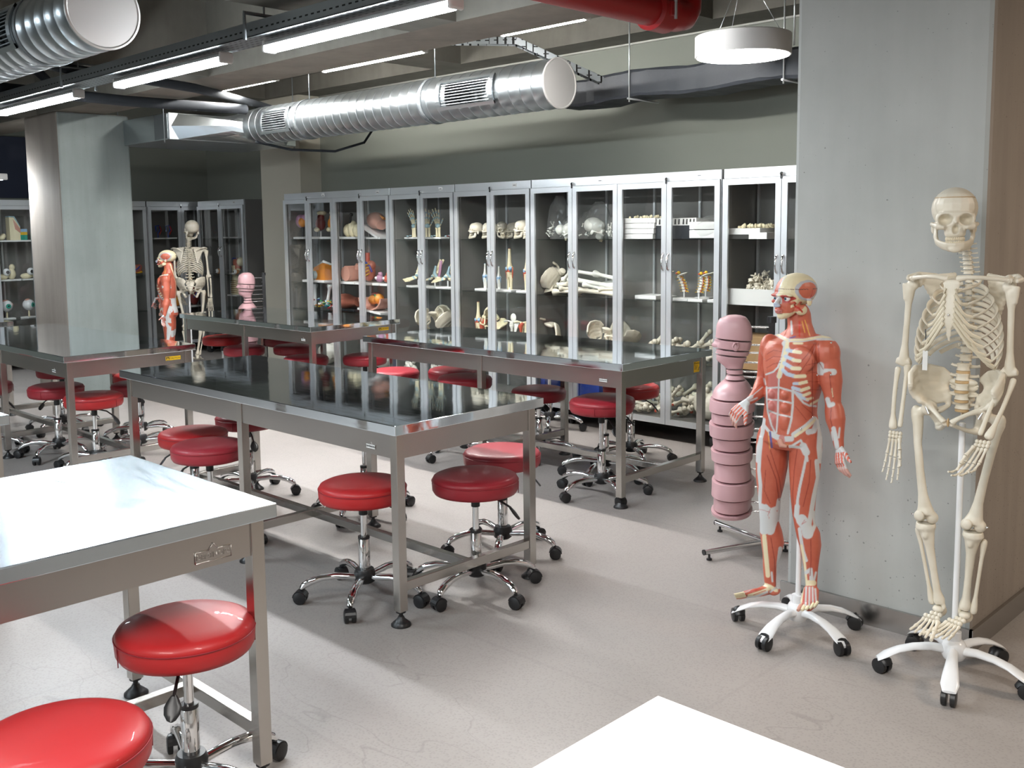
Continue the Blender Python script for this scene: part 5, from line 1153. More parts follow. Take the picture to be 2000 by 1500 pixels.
        mb = MB(); bone(mb, el+Vector((.016*s, -.004, -.016)), wr+Vector((.010*s, 0, .002)), .0078, .011, .0155, 10, bow=(s*.006, 0, 0)); link('radius', remesh(mb, .003, 2), 'bone', t)
        mb = MB(); random.seed(3)
        for r_ in range(2):
            for k in range(4): mb.ell(wr+fd*(.010+.013*r_)+Vector((-.018+.012*k, 0, 0)), (.0075, .008, .0085), 7, 5)
        hand = mb.build('hand_bones', 'bone', t)
        base = wr+fd*.031
        curl0 = .10 if s < 0 else .42
        fdir = fd.copy()
        if s > 0: fdir = (fd+Vector((-.15, -.10, 0))).normalized()
        for k in range(4):
            mb = MB(); p = base+Vector(((-.018+.012*k), 0, 0)); d = (fdir+Vector(((k-1.5)*.05, 0, 0))).normalized(); ax = Vector((1, 0, 0))
            Ls = [(.062, .038, .024, .018), (.066, .043, .028, .019), (.064, .040, .026, .018), (.056, .031, .019, .016)][k if s > 0 else 3-k]
            cu = [0, curl0*.8, curl0*1.0, curl0*.9]
            for m_, L in enumerate(Ls):
                d = (Matrix.Rotation(cu[m_]*(-1 if True else 1), 3, ax) @ d).normalized() if s > 0 else (Matrix.Rotation(-cu[m_], 3, ax) @ d).normalized()
                q = p+d*L; bone(mb, p, q, .0042-.0005*m_, .0068-.0009*m_, .0064-.001*m_, 7); p = q+d*.002
            mb.build('finger_bones', 'bone', t)
        mb = MB(); p = wr+fd*.026+Vector((-s*.020, -.012, 0)); d = (fd+Vector((-s*.32, -.42, 0))).normalized()
        for m_, L in enumerate((.044, .032, .024)):
            q = p+d*L; bone(mb, p, q, .0048-.0005*m_, .0075-.001*m_, .007-.001*m_, 7); p = q+d*.002; d = (d+Vector((0, 0, -.3))).normalized()
        mb.build('thumb_bones', 'bone', t)
    # pelvis and legs
    po = link('pelvis', PEL_ME, 'bone', t, loc=(0, -.005, .985)); po.scale = (1.06, 1.0, .86)
    MB().ell((0, -.088, .942), (.004, .008, .016)).build('pubic_disc', 'disc', t)
    for s in (-1, 1):
        hp = Vector((s*.095, -.012, .968)); tr = Vector((s*.142, .004, .950)); kn = Vector((s*(.090 if s < 0 else .072), -.012, .575))
        mb = MB(); mb.ell(hp, .0235); mb.tube([hp, tr+Vector((-s*.01, 0, .0))], [.014, .019], 10); mb.ell(tr, (.018, .018, .026)); 
        mb.tube([tr+Vector((-s*.004, 0, -.01)), tr.lerp(kn, .12)+Vector((-s*.004, -.004, 0)), tr.lerp(kn, .3)+Vector((0, -.012, 0)), tr.lerp(kn, .55)+Vector((0, -.014, 0)), tr.lerp(kn, .78)+Vector((0, -.008, 0)), tr.lerp(kn, .9), kn+Vector((0, 0, .008))], [.022, .0185, .0145, .0142, .0165, .024, .034], 14)
        for q in (-1, 1): mb.ell(kn+Vector((q*.022, .004, -.002)), (.0205, .026, .022))
        mb.ell(kn+Vector((-s*.02, .0, .0)), (.012, .012, .016))
        link('thigh_bone', remesh(mb, .004, 3), 'bone', t)
        link('kneecap', remesh(MB().ell(kn+Vector((-.006, -.046, .012)), (.017, .010, .019)), .003, 2), 'bone', t)
        MB().tube([hp+Vector((.0, -.022, .012)), hp+Vector((-s*.012, -.026, -.012))], .0045, 8).build('hip_spring', 'chrome', t); MB().ell(kn+Vector((s*.045, 0, 0)), (.006, .004, .004)).build('knee_screw', 'chrome', t)
        an = Vector((s*(.040 if s < 0 else .050), .008, .262))
        k0 = kn+Vector((0, .004, -.028))
        mb = MB(); mb.tube([k0+Vector((0, 0, .004)), k0+Vector((0, 0, -.012)), k0.lerp(an, .10), k0.lerp(an, .28), k0.lerp(an, .6), k0.lerp(an, .86), an+Vector((0, 0, .01)), an+Vector((-s*.004, 0, -.006))], [.033, .036, .026, .0165, .0125, .0135, .0205, .018], 14); mb.ell(an+Vector((-s*.018, -.002, -.014)), (.008, .01, .014)); mb.ell(k0.lerp(an, .12)+Vector((0, -.022, 0)), (.012, .010, .018))
        link('shin_bone', remesh(mb, .0038, 3), 'bone', t)
        mb = bone(MB(), k0+Vector((s*.034, .016, -.022)), an+Vector((s*.025, .008, -.018)), .0062, .011, .0125, 10); mb.build('calf_bone', 'bone', t)
        # foot hangs with toes down and forward
        ft = MB(); fw = Vector((-.10 if s < 0 else -.38, -1, -.42)).normalized(); side = fw.cross(Vector((0, 0, 1))).normalized()
        ft.ell(an+Vector((0, .0, -.026)), (.021, .024, .015)); ft.ell(an+Vector((0, .030, -.044)), (.017, .032, .018))
        random.seed(9)
        for r_ in range(2):
            for k in range(3 if r_ == 0 else 4): ft.ell(an+fw*(.028+.020*r_)+side*((k-1.2)*.014)+Vector((0, 0, -.028)), (.0095, .010, .0095), 8, 5)
        ft.build('ankle_bones', 'bone', t)
        for k in range(5):
            mb = MB(); p = an+fw*.062+side*((k-2)*.0125)+Vector((0, 0, -.028)); d = (fw+side*((k-2)*.10)).normalized(); Ls = [(.058, .028, .020), (.062, .024, .010), (.060, .022, .010), (.056, .020, .009), (.052, .018, .009)][k if s < 0 else 4-k]; big = (k == 0 and s < 0) or (k == 4 and s > 0)
            if big: Ls = (.056, .028, .020)
            for m_, L in enumerate(Ls):
                q = p+d*L; bone(mb, p, q, .0042+(.002 if big else 0), .0072+(.003 if big else 0)-.0012*m_, .0066+(.003 if big else 0)-.0014*m_, 7); p = q+d*.001; d = (d+Vector((0, 0, .10))).normalized()
            mb.build('toe_bones', 'bone', t)
    # tag hanging from the ribs
    for ch in KT_kids(t):
        if not ch.name.startswith(('stand', 'leg', 'pole')): ch.location.x -= .020
    tg = MB().tube([(-.108, -.085, 1.262), (-.104, -.092, 1.240), (-.104, -.090, 1.185)], .0018, 5).build('tag_string', 'black', t)
    MB().box(-.1125, -.0955, -.091, -.089, 1.118, 1.187).build('name_tag', 'paper', tg)
    return t
SKEL = skeleton('life-size cream skeleton on a white rolling stand in front of the near concrete column', (-1.278, 3.613, 0), R(2), 'skeletons on rolling stands')

# ------------------------------------------------------------------ muscle figure, traced on its own plane (faces -Y)
MC = Vector((-1.88, 3.60, 0)); MY = MC.y
def A_(x, y, d=0): p = at(1340+.26667*x, 500+.26667*y, 1, MY+d); return p-MC
def B_(x, y, d=0): p = at(1340+.29326*x, 860+.29333*y, 1, MY+d); return p-MC
UA, UB = .000553, .000608
def limb(mb, lst, n=16, flat=None):
    pts = [p for p, r in lst]; rs = [r for p, r in lst]; mb.tube(pts, rs, n, flat)
    for p, r in (lst[0], lst[-1]): mb.ell(p, r*.96)
def muscle_meshes():
    mb = MB()
    # torso sections: (y, cx, half width, depth half, dy)
    secs = [(575, 822, 70, .050, .02), (600, 815, 120, .060, .01), (628, 800, 190, .072, .0), (680, 785, 208, .084, 0), (740, 782, 210, .094, -.004), (820, 786, 208, .098, -.006), (900, 790, 202, .094, -.004), (980, 785, 195, .086, 0), (1060, 768, 186, .080, 0), (1140, 762, 188, .080, 0), (1210, 766, 198, .084, .0), (1280, 768, 212, .090, .004), (1350, 765, 214, .090, .006), (1400, 762, 150, .070, .006)]
    rings = []
    for y, cx, hw, dp, dy in secs:
        c = A_(cx, y, dy); rings.append([c+Vector((hw*UA*math.copysign(abs(math.cos(a))**.82, math.cos(a)), dp*math.copysign(abs(math.sin(a))**.9, math.sin(a)), 0)) for a in [2*PI*j/32 for j in range(32)]])
    mb.loft(rings)
    # neck
    limb(mb, [(A_(825, 420, .02), 82*UA), (A_(832, 500, .022), 84*UA), (A_(838, 560, .02), 100*UA), (A_(835, 610, .015), 120*UA)])
    # trapezius slopes, deltoids
    for sx, X in ((-1, 600), (1, 1030)): limb(mb, [(A_(820+sx*40, 560, .03), 46*UA), (A_((820+X)/2, 610, .03), 46*UA), (A_(X, 650, .015), 60*UA)])
    mb.ell(A_(1034, 715, .0), (88*UA, .052, 110*UA)); mb.ell(A_(612, 665, .0), (62*UA, .050, 95*UA))
    # chest and belly relief
    for x, y, rx, rz, d in ((660, 740, 95, 95, -.072), (845, 760, 100, 90, -.072), (630, 1010, 34, 34, -.078), (728, 1015, 34, 34, -.080), (628, 1100, 36, 40, -.074), (730, 1110, 38, 42, -.076), (640, 1210, 44, 70, -.072), (725, 1215, 44, 70, -.074)): mb.ell(A_(x, y, d), (rx*UA, .020, rz*UA))
    # right arm (image left): upper arm back, forearm reaching forward and out
    E = A_(560, 905, .015)
    limb(mb, [(A_(600, 670, .01), 60*UA), (A_(585, 760, .02), 58*UA), (A_(572, 850, .02), 50*UA), (E, 44*UA)])
    E2 = A_(560, 985, -.01)
    limb(mb, [(E, 46*UA), (A_(545, 960, -.01), 52*UA), (A_(525, 1005, -.05), 46*UA), (A_(485, 1045, -.09), 34*UA), (A_(445, 1072, -.13), 25*UA)])
    # left arm
    limb(mb, [(A_(1040, 740), 78*UA), (A_(1050, 830), 80*UA), (A_(1062, 920), 78*UA), (A_(1072, 1010), 60*UA), (A_(1076, 1075), 54*UA), (A_(1086, 1130), 66*UA), (A_(1095, 1200, -.01), 68*UA), (A_(1105, 1270, -.015), 52*UA), (A_(1112, 1340, -.02), 40*UA), (A_(1120, 1395, -.025), 34*UA)])
    # legs
    limb(mb, [(B_(580, -30), 106*UB), (B_(575, 60), 108*UB), (B_(570, 170), 104*UB), (B_(562, 280), 92*UB), (B_(555, 380), 74*UB), (B_(556, 470), 68*UB), (B_(555, 540), 62*UB), (B_(565, 610, .01), 74*UB), (B_(577, 680, .015), 76*UB), (B_(570, 760, .012), 60*UB), (B_(558, 850, .008), 46*UB), (B_(560, 930, .004), 40*UB), (B_(565, 985, 0), 38*UB)], 20)
    limb(mb, [(B_(800, -30), 100*UB), (B_(797, 60), 104*UB), (B_(790, 170), 100*UB), (B_(785, 280), 90*UB), (B_(780, 380), 80*UB), (B_(782, 480), 72*UB), (B_(790, 560), 66*UB), (B_(815, 630, .01), 76*UB), (B_(828, 700, .014), 70*UB), (B_(830, 780, .01), 56*UB), (B_(832, 860, .005), 44*UB), (B_(834, 930, 0), 38*UB), (B_(835, 985, -.005), 36*UB)], 20)
    # feet
    mb.ell(B_(590, 1005, .01), (34*UB, .034, 26*UB)); limb(mb, [(B_(565, 985), 38*UB), (B_(510, 1005, -.030), 33*UB), (B_(450, 1022, -.058), 27*UB), (B_(395, 1035, -.080), 19*UB)], 14)
    limb(mb, [(B_(540, 1000, -.03), 26*UB), (B_(455, 1008, -.075), 22*UB), (B_(385, 1018, -.10), 15*UB)], 12)
    mb.ell(B_(838, 1010, .02), (34*UB, .030, 28*UB)); limb(mb, [(B_(835, 985, -.01), 36*UB), (B_(828, 1030, -.05), 40*UB), (B_(820, 1080, -.09), 42*UB), (B_(815, 1105, -.115), 34*UB)], 14, flat=(.62, 1.35))
    me = remesh(mb, .0034, 6, .6)
    # head, modelled facing -Y at the origin then turned towards the picture's left
    h = MB(); h.ell((0, .014, .030), (.0600, .078, .064), 20, 12); h.ell((0, -.012, .022), (.054, .056, .052)); h.ell((0, -.030, -.022), (.042, .040, .050)); h.ell((0, -.044, -.052), (.026, .026, .026)); h.ell((0, -.058, -.066), (.015, .014, .013))
    h.ell((0, -.058, .012), (.044, .020, .010))
    h.tube([(0, -.066, .006), (0, -.078, -.010), (0, -.088, -.022)], [.006, .008, .009], 10); h.ell((0, -.080, -.026), (.0135, .010, .007)); h.ell((0, -.072, -.044), (.017, .010, .0045)); h.ell((0, -.070, -.052), (.015, .010, .0045))
    for s in (-1, 1): h.ell((s*.036, -.044, -.012), (.014, .018, .010)); h.ell((s*.044, -.012, -.044), (.012, .026, .020)); h.ell((s*.056, .012, -.014), (.006, .012, .016)); 
    for k in range(5): pass
    hm = remesh(h, .0030, 2, .5)
    carve(hm, [((s*.022, -.078, .0), (.0125, .028, .0088), 1.0) for s in (-1, 1)])
    return me, hm
MUS_ME, HEAD_ME = muscle_meshes()
cW, cR, cD, cC, cBl, cP, cV = (.56, .57, .57), (.53, .135, .080), (.25, .035, .022), (.72, .64, .43), (.48, .56, .68), (.52, .22, .20), (.10, .10, .28)
S_A = [ # (points in crop A, width, colour) painted in order
 ([(665, 700), (620, 760), (600, 820)], 100, cR), ([(640, 880), (640, 1240)], 78, (.50, .16, .14)), ([(610, 640), (590, 720)], 40, cR),
 ([(585, 868), (640, 848), (672, 815), (690, 770)], 12, cW), ([(722, 640), (700, 740), (690, 830), (680, 900), (676, 1000), (672, 1150), (662, 1290)], 12, cW),
 ([(590, 968), (680, 962), (775, 990)], 13, cW), ([(596, 1050), (676, 1056), (776, 1078)], 12, cW), ([(600, 1130), (668, 1158), (770, 1180)], 12, cW), ([(590, 960), (590, 1060), (598, 1140), (625, 1240), (655, 1300)], 13, cW), ([(780, 985), (782, 1080), (772, 1190), (745, 1300)], 16, cW),
 ([(720, 640), (742, 680), (715, 760), (700, 820), (682, 880)], 38, cW), ([(745, 615), (735, 680), (712, 760), (696, 820), (680, 885)], 28, cC),
 ([(640, 560), (690, 590), (745, 620)], 26, cW), ([(650, 565), (700, 595), (750, 625)], 14, cC), ([(760, 618), (860, 618), (930, 605), (1000, 590), (1080, 610)], 26, cW), ([(770, 616), (860, 614), (930, 602), (1000, 590), (1060, 602)], 15, cC),
 ([(940, 640), (890, 720), (820, 800)], 5, cD), ([(955, 640), (900, 760), (830, 860)], 5, cD), ([(700, 700), (640, 690), (590, 720)], 4, cD), ([(700, 740), (640, 735), (585, 770)], 4, cD), ([(690, 780), (640, 790), (590, 820)], 4, cD),
 ([(780, 645), (880, 640)], 20, cR), ([(790, 640), (850, 640)], 16, cC),
 ([(740, 690), (790, 700)], 26, cBl), ([(790, 700), (836, 706)], 26, cC), ([(728, 735), (790, 762)], 26, cBl), ([(785, 762), (832, 768)], 26, cC), ([(718, 785), (780, 822)], 28, cBl), ([(778, 822), (832, 824)], 28, cC), ([(708, 835), (740, 865), (800, 882)], 28, cBl), ([(800, 882), (870, 880)], 26, cC),
 ([(790, 935), (835, 935)], 22, cBl), ([(833, 933), (882, 922)], 24, cC), ([(782, 965), (845, 985)], 26, cBl), ([(845, 983), (898, 966)], 24, cC), ([(800, 1000), (860, 1025)], 22, cBl), ([(860, 1022), (905, 1004)], 22, cC), ([(830, 1030), (890, 1055)], 22, cBl), ([(885, 1050), (925, 1040)], 18, cC), ([(785, 985), (820, 1030), (860, 1075), (900, 1095), (950, 1100)], 14, cW), ([(915, 1085), (970, 1055)], 16, cC),
 ([(925, 760), (925, 1180)], 6, cD), ([(880, 800), (975, 780)], 4, cD), ([(880, 860), (980, 850)], 4, cD), ([(890, 920), (985, 920)], 4, cD), ([(900, 980), (985, 980)], 4, cD), ([(850, 1090), (930, 1160)], 4, cD), ([(800, 1100), (880, 1200)], 4, cD),
 ([(985, 800), (985, 850), (1080, 850)], 48, cW), ([(960, 610), (1100, 610)], 16, cW), ([(968, 640), (975, 780), (1005, 830)], 5, cD), ([(1050, 860), (1060, 960), (1080, 1040)], 6, cD), ([(1020, 870), (1050, 860)], 30, cR),
 ([(1035, 1050), (1050, 1095), (1075, 1085)], 34, cW), ([(1062, 1110), (1058, 1200), (1080, 1290)], 6, cD), ([(1075, 1030), (1068, 970)], 6, cC), ([(1080, 1265), (1095, 1330), (1105, 1400)], 34, cW), ([(1125, 1260), (1118, 1330)], 14, cW), ([(1066, 1290), (1072, 1350)], 12, cW),
 ([(940, 1195), (880, 1250), (790, 1310)], 42, cW), ([(945, 1200), (880, 1262), (800, 1318)], 20, cC), ([(570, 1240), (620, 1300), (690, 1325)], 22, cW), ([(965, 1215), (935, 1280), (895, 1290)], 40, cW), ([(620, 1300), (690, 1340), (770, 1340)], 40, cW), ([(705, 1360), (700, 1330)], 40, cP), ([(660, 1372), (745, 1385)], 14, (.55, .25, .10)),
 ([(480, 1030), (400, 1080), (380, 1100)], 26, cW), ([(520, 1040), (450, 1070)], 12, cW), ([(560, 960), (500, 1010), (460, 1050)], 7, cW), ([(545, 940), (480, 1000)], 5, cD), ([(580, 940), (572, 900)], 14, cW),
 ([(568, 1200), (560, 1290), (530, 1400), (525, 1500)], 30, cW), ([(615, 1290), (628, 1400)], 14, cV), ([(600, 1290), (615, 1420)], 6, (.7, .35, .1)), ([(760, 1400), (840, 1350), (880, 1430), (890, 1500)], 16, cW), ([(985, 1240), (975, 1400), (985, 1500)], 40, cW),
 ([(850, 480), (870, 560)], 6, (.8, .45, .1)), ([(870, 470), (905, 580)], 6, (.8, .45, .1)), ([(830, 480), (830, 590)], 8, (.6, .03, .02)), ([(770, 480), (775, 570)], 14, cW), ([(745, 500), (750, 580)], 16, cR), ([(800, 590), (760, 600)], 8, cV)]
S_B = [([(500, 0), (490, 100), (485, 200), (495, 300), (490, 420)], 24, cW), ([(530, 440), (560, 470), (610, 450), (620, 400)], 30, cW), ([(500, 450), (520, 520), (520, 600)], 60, cW), ([(560, 480), (590, 500), (560, 600)], 60, cW), ([(620, 520), (580, 540)], 34, cW), ([(625, 400), (630, 460), (610, 510)], 30, cW),
 ([(520, 640), (530, 740), (545, 900)], 30, cC), ([(500, 640), (498, 820)], 12, cR), ([(500, 850), (505, 930)], 12, cW), ([(565, 650), (590, 800), (595, 980)], 5, cD), ([(628, 720), (615, 820), (612, 980)], 26, cW), ([(570, 880), (575, 940)], 12, cW),
 ([(540, 100), (600, 260), (620, 400)], 6, cD), ([(560, 60), (620, 250), (640, 380)], 5, cD), ([(530, 200), (520, 330), (560, 420)], 4, cD), ([(490, 460), (530, 470), (560, 480)], 3, (.45, .06, .05)), ([(560, 460), (545, 500)], 3, (.45, .06, .05)),
 ([(690, 40), (780, 50), (800, 110), (782, 200), (755, 320), (742, 400), (740, 480)], 18, cW), ([(780, 40), (800, 80)], 50, cW), ([(885, 140), (870, 140), (880, 250), (850, 380), (830, 500), (820, 560)], 30, cW), ([(740, 440), (735, 500), (770, 560)], 34, cW), ([(770, 530), (800, 570), (810, 620)], 74, cW), ([(850, 480), (860, 560), (835, 620)], 24, cW), ([(755, 590), (765, 660), (780, 740), (800, 800)], 22, cW), ([(768, 700), (790, 820), (800, 930)], 16, cC), ([(800, 880), (830, 860), (835, 930)], 26, cW), ([(830, 660), (832, 800), (826, 900)], 5, cD), ([(865, 880), (850, 940)], 14, cW),
 ([(740, 60), (720, 200), (710, 350), (715, 480)], 5, cD), ([(830, 130), (820, 280), (780, 440)], 5, cD), ([(790, 530), (770, 560), (800, 540)], 3, (.45, .06, .05)),
 ([(480, 945), (560, 975), (600, 1000)], 26, cC), ([(560, 985), (500, 1010), (420, 1035)], 22, cC), ([(540, 1010), (470, 1040), (390, 1050)], 14, cW), ([(470, 960), (420, 1000), (370, 1020)], 8, cW), ([(490, 985), (420, 1015)], 6, (.5, .06, .05)), ([(470, 975), (390, 1010)], 5, (.5, .06, .05)), ([(530, 1000), (450, 1030)], 5, (.5, .06, .05)), ([(340, 1030), (380, 1045)], 24, (.72, .50, .42)), ([(560, 1020), (610, 1020)], 20, cR), ([(600, 980), (560, 1010)], 12, cW),
 ([(790, 950), (850, 950)], 36, cC), ([(780, 970), (760, 1100)], 16, cC), ([(800, 980), (795, 1100)], 12, cW), ([(822, 980), (820, 1110)], 12, cW), ([(842, 980), (845, 1110)], 12, cW), ([(860, 990), (868, 1100)], 12, cW), ([(788, 990), (782, 1090)], 5, (.5, .06, .05)), ([(810, 990), (808, 1080)], 6, (.5, .06, .05)), ([(832, 990), (833, 1080)], 6, (.5, .06, .05)), ([(852, 1000), (858, 1080)], 5, (.5, .06, .05)), ([(885, 1010), (885, 1100)], 10, cR)]
STROKES = [([(1340+.26667*x, 500+.26667*y) for x, y in p], w_*.26667/2, c) for p, w_, c in S_A]+[([(1340+.29326*x, 860+.29333*y) for x, y in p], w_*.2933/2, c) for p, w_, c in S_B]
def segd(px, py, a, b_):
    dx, dy = b_[0]-a[0], b_[1]-a[1]; L = dx*dx+dy*dy; u = max(0, min(1, ((px-a[0])*dx+(py-a[1])*dy)/L)) if L else 0
    return math.hypot(px-a[0]-u*dx, py-a[1]-u*dy)
for i, (p, w_, c) in enumerate(STROKES): STROKES[i] = (p, w_, c, min(q[0] for q in p)-w_-1, max(q[0] for q in p)+w_+1, min(q[1] for q in p)-w_-1, max(q[1] for q in p)+w_+1)
def paint(me, fn):
    at_ = me.color_attributes.new('paint', 'FLOAT_COLOR', 'POINT')
    for i, v in enumerate(me.vertices): at_.data[i].color = (*fn(v.co, v.normal), 1)
def mixc(a, b_, u): return tuple(x+(y-x)*u for x, y in zip(a, b_))
def paint_body(co_, no):
    fib = noise.noise(Vector((co_.x*14, co_.y*14, co_.z*5)))*.5+noise.noise(co_*60)*.25
    c = mixc(cR, (.45, .095, .055), max(0, min(1, .5+fib)))
    view = (CAM-(co_+MC)).normalized()
    if no.dot(view) > -.05:
        px, py = proj(co_+MC)
        for p, w_, cc, x0, x1, y0, y1 in STROKES:
            if x0 < px < x1 and y0 < py < y1:
                d = min(segd(px, py, p[k], p[k+1]) for k in range(len(p)-1))
                if d < w_+.6:
                    c = mixc(c, cc, min(1, (w_+.6-d)/1.2))
        return c
    # back: pale tendon sheets
    if .55 < co_.z < .62 or (.80 < co_.z < .95 and abs(co_.x) < .05) or .14 < co_.z < .20: return cW
    if abs(co_.x-.0) < .006 and co_.z > .8: return cC
    return c
paint(MUS_ME, paint_body)
def paint_head(co_, no):
    x, y, z = co_; ax = abs(x)
    c = cC
    if z < -.008 and y < -.052: c = cR
    if abs(segd(y, z, (-.060, -.050), (-.012, -.022))) < .010 and ax > .018: c = cR
    if z < -.055 and y < -.035 and ax < .03: c = cC
    if z < -.046 and y > -.03 and ax < .030: c = cR
    if y > .022 and z < -.02: c = cR
    if x < -.004 and x > -.06 and y < -.03 and z > .006 and z < .075: c = (.50, .10, .06)      # forehead muscle on one side
    if -.010 < x < -.004 and y < -.03 and z > .006: c = cW
    d = math.hypot((y-.010)/.042, (z-.030)/.030)
    if ax > .038: 
        if d < 1: c = cR
        elif d < 1.28: c = (.45, .46, .50)
    e = math.hypot((ax-.022)/.020, z/.0155)
    if y < -.035 and e < 1: c = (.42, .06, .05)
    if y < -.076 and -.036 < z < -.014: c = cBl
    elif y < -.066 and ax < .009 and -.02 < z < .01: c = cW
    if y < -.068 and ax < .018 and -.057 < z < -.039: c = (.50, .17, .15)
    if y < -.076 and -.049 < z < -.047: c = (.2, .03, .03)
    if abs(segd(y, z, (-.05, -.012), (-.02, -.05))) < .003 and ax > .02 or abs(segd(y, z, (.02, -.02), (.022, .03))) < .0018 and ax > .05: c = (.45, .03, .02)
    if -.0015 < z-.036-.10*y*.0 < .0012: c = (.12, .05, .04)
    return c
paint(HEAD_ME, paint_head)
def hand_fig(t, wr, fd, up_, spread, s, name='hand', curl=.2):
    """palm, five separate fingers"""
    side = fd.cross(up_).normalized(); mb = MB(); L = .062
    mb.tube([wr-fd*.012, wr+fd*.010, wr+fd*.035, wr+fd*L], [.0145, .0185, .024, .022], 14, flat=(.55, 1.0)) if False else None
    rings = []
    for u, wd, th in ((-.2, .014, .012), (.15, .019, .011), (.55, .026, .011), (1.0, .027, .009)):
        c = wr+fd*L*u; rings.append([c+side*(wd*math.cos(a))+up_*(th*math.sin(a)) for a in [2*PI*j/16 for j in range(16)]])
    mb.loft(rings)
    for k in range(4):
        Ls = [(.026, .017, .013), (.030, .020, .014), (.027, .018, .013), (.021, .013, .011)][k]; p = wr+fd*L*.95+side*((1.5-k)*.0125)*s; d = (fd+side*s*(1.5-k)*spread).normalized()
        pts = [p-d*.01]; rs = [.0072]
        for m_, l_ in enumerate(Ls): d = (Matrix.Rotation(-curl*(1+.4*k/3), 3, side) @ d).normalized(); pts.append(pts[-1]+d*l_+(d*.01 if m_ == 0 else d*0)); rs.append([.0066, .0060, .0045][m_])
        mb.tube(pts, rs, 10); mb.ell(pts[-1], .0048, 8, 5)
    p = wr+fd*L*.25+side*s*.018; d = (fd*.75+side*s*.75).normalized(); pts = [p-d*.008, p+d*.024, p+d*.046+up_*.004, p+d*.064+up_*.004]; mb.tube(pts, [.011, .0092, .0078, .0056], 10); mb.ell(pts[-1], .0058, 8, 5)
    me = remesh(mb, .0026, 2, .5)
    def pc(c_, n_):
        q = c_-wr; a = q.dot(fd); b2 = q.dot(side); k = abs(((b2/.0125)+10) % 1-.5)
        if a > L*1.35: return mixc(cP, (.66, .42, .36), .6)
        if a < L*.35: return cW
        return cW if k > .33 else ((.60, .14, .09) if a < L*1.2 else (.66, .40, .34))
    paint(me, pc); return link(name, me, 'painted', t)
def muscle_figure(label, loc, group):
    t = thing('muscle_model', label, 'anatomical figure', loc, 0, group)
    white_stand(t, R(-92), .62, .25, .10)
    body = link('body', MUS_ME, 'painted', t)
    hc = A_(787, 305, -.0); ho = link('head', HEAD_ME, 'painted', t); ho.location = hc; ho.rotation_euler = (0, 0, R(-12)); ho.scale = (1.17, 1.17, 1.03)
    for s in (-1, 1):
        e = MB().ell((s*.022, -.0565, .0), .0105).build('eyeball', 'white', ho); MB().ell((s*.022, -.0660, .0), (.0046, .002, .0046)).build('iris', 'lens', e)
        MB().tube([(s*.060, .016, -.012+.002), (s*.066, .024, -.006), (s*.064, .028, -.018)], [.004, .005, .004], 8).build('ear_stub', 'bone_cream', ho) if False else None
    hand_fig(t, A_(438, 1078, -.135), (A_(375, 1140, -.155)-A_(438, 1078, -.135)).normalized(), Vector((.25, -.75, .55)).normalized(), .10, -1, 'hand', .42)
    hand_fig(t, A_(1122, 1400, -.027), (A_(1128, 1560, -.05)-A_(1122, 1400, -.027)).normalized(), Vector((-.35, -.9, -.1)).normalized(), .05, -1, 'hand', .28)
    # toes
    for k in range(5):
        p = B_(400-4*k, 1040-7*k, -.085-.010*k); MB().tube([p, p+Vector((-.016, -.018, -.004)), p+Vector((-.027, -.030, -.006))], [.0072-.0009*k, .0068-.0009*k, .0048-.0006*k], 8).build('toe', 'flesh' if k == 0 else 'bone_cream', body)
        p = B_(768+27*k, 1100-1.5*k*k, -.125+.004*k); MB().tube([p, p+Vector((0, -.016, -.007)), p+Vector((0, -.028, -.012))], [.0095-.0009*k, .0088-.001*k, .006-.0006*k], 8).build('toe', 'flesh' if k == 0 else 'bone_cream', body)
    for x, y in ((1063, 635), (1060, 870), (962, 872), (840, 1268), (662, 1290), (770, 1300), (932, 1180), (578, 755)):
        MB().ell(A_(x, y, -.075 if x < 960 else -.05), .004, 8, 5).build('metal_peg', 'chrome', body)
    MB().tube([A_(690, 1345, -.080), A_(700, 1385, -.085), A_(740, 1395, -.080)], [.014, .013, .006], 8).build('groin_piece', 'flesh', body)
    return t
MUS = muscle_figure('muscle figure on a white rolling stand, arm reaching forward, beside the near skeleton', tuple(MC), 'muscle figures on rolling stands')

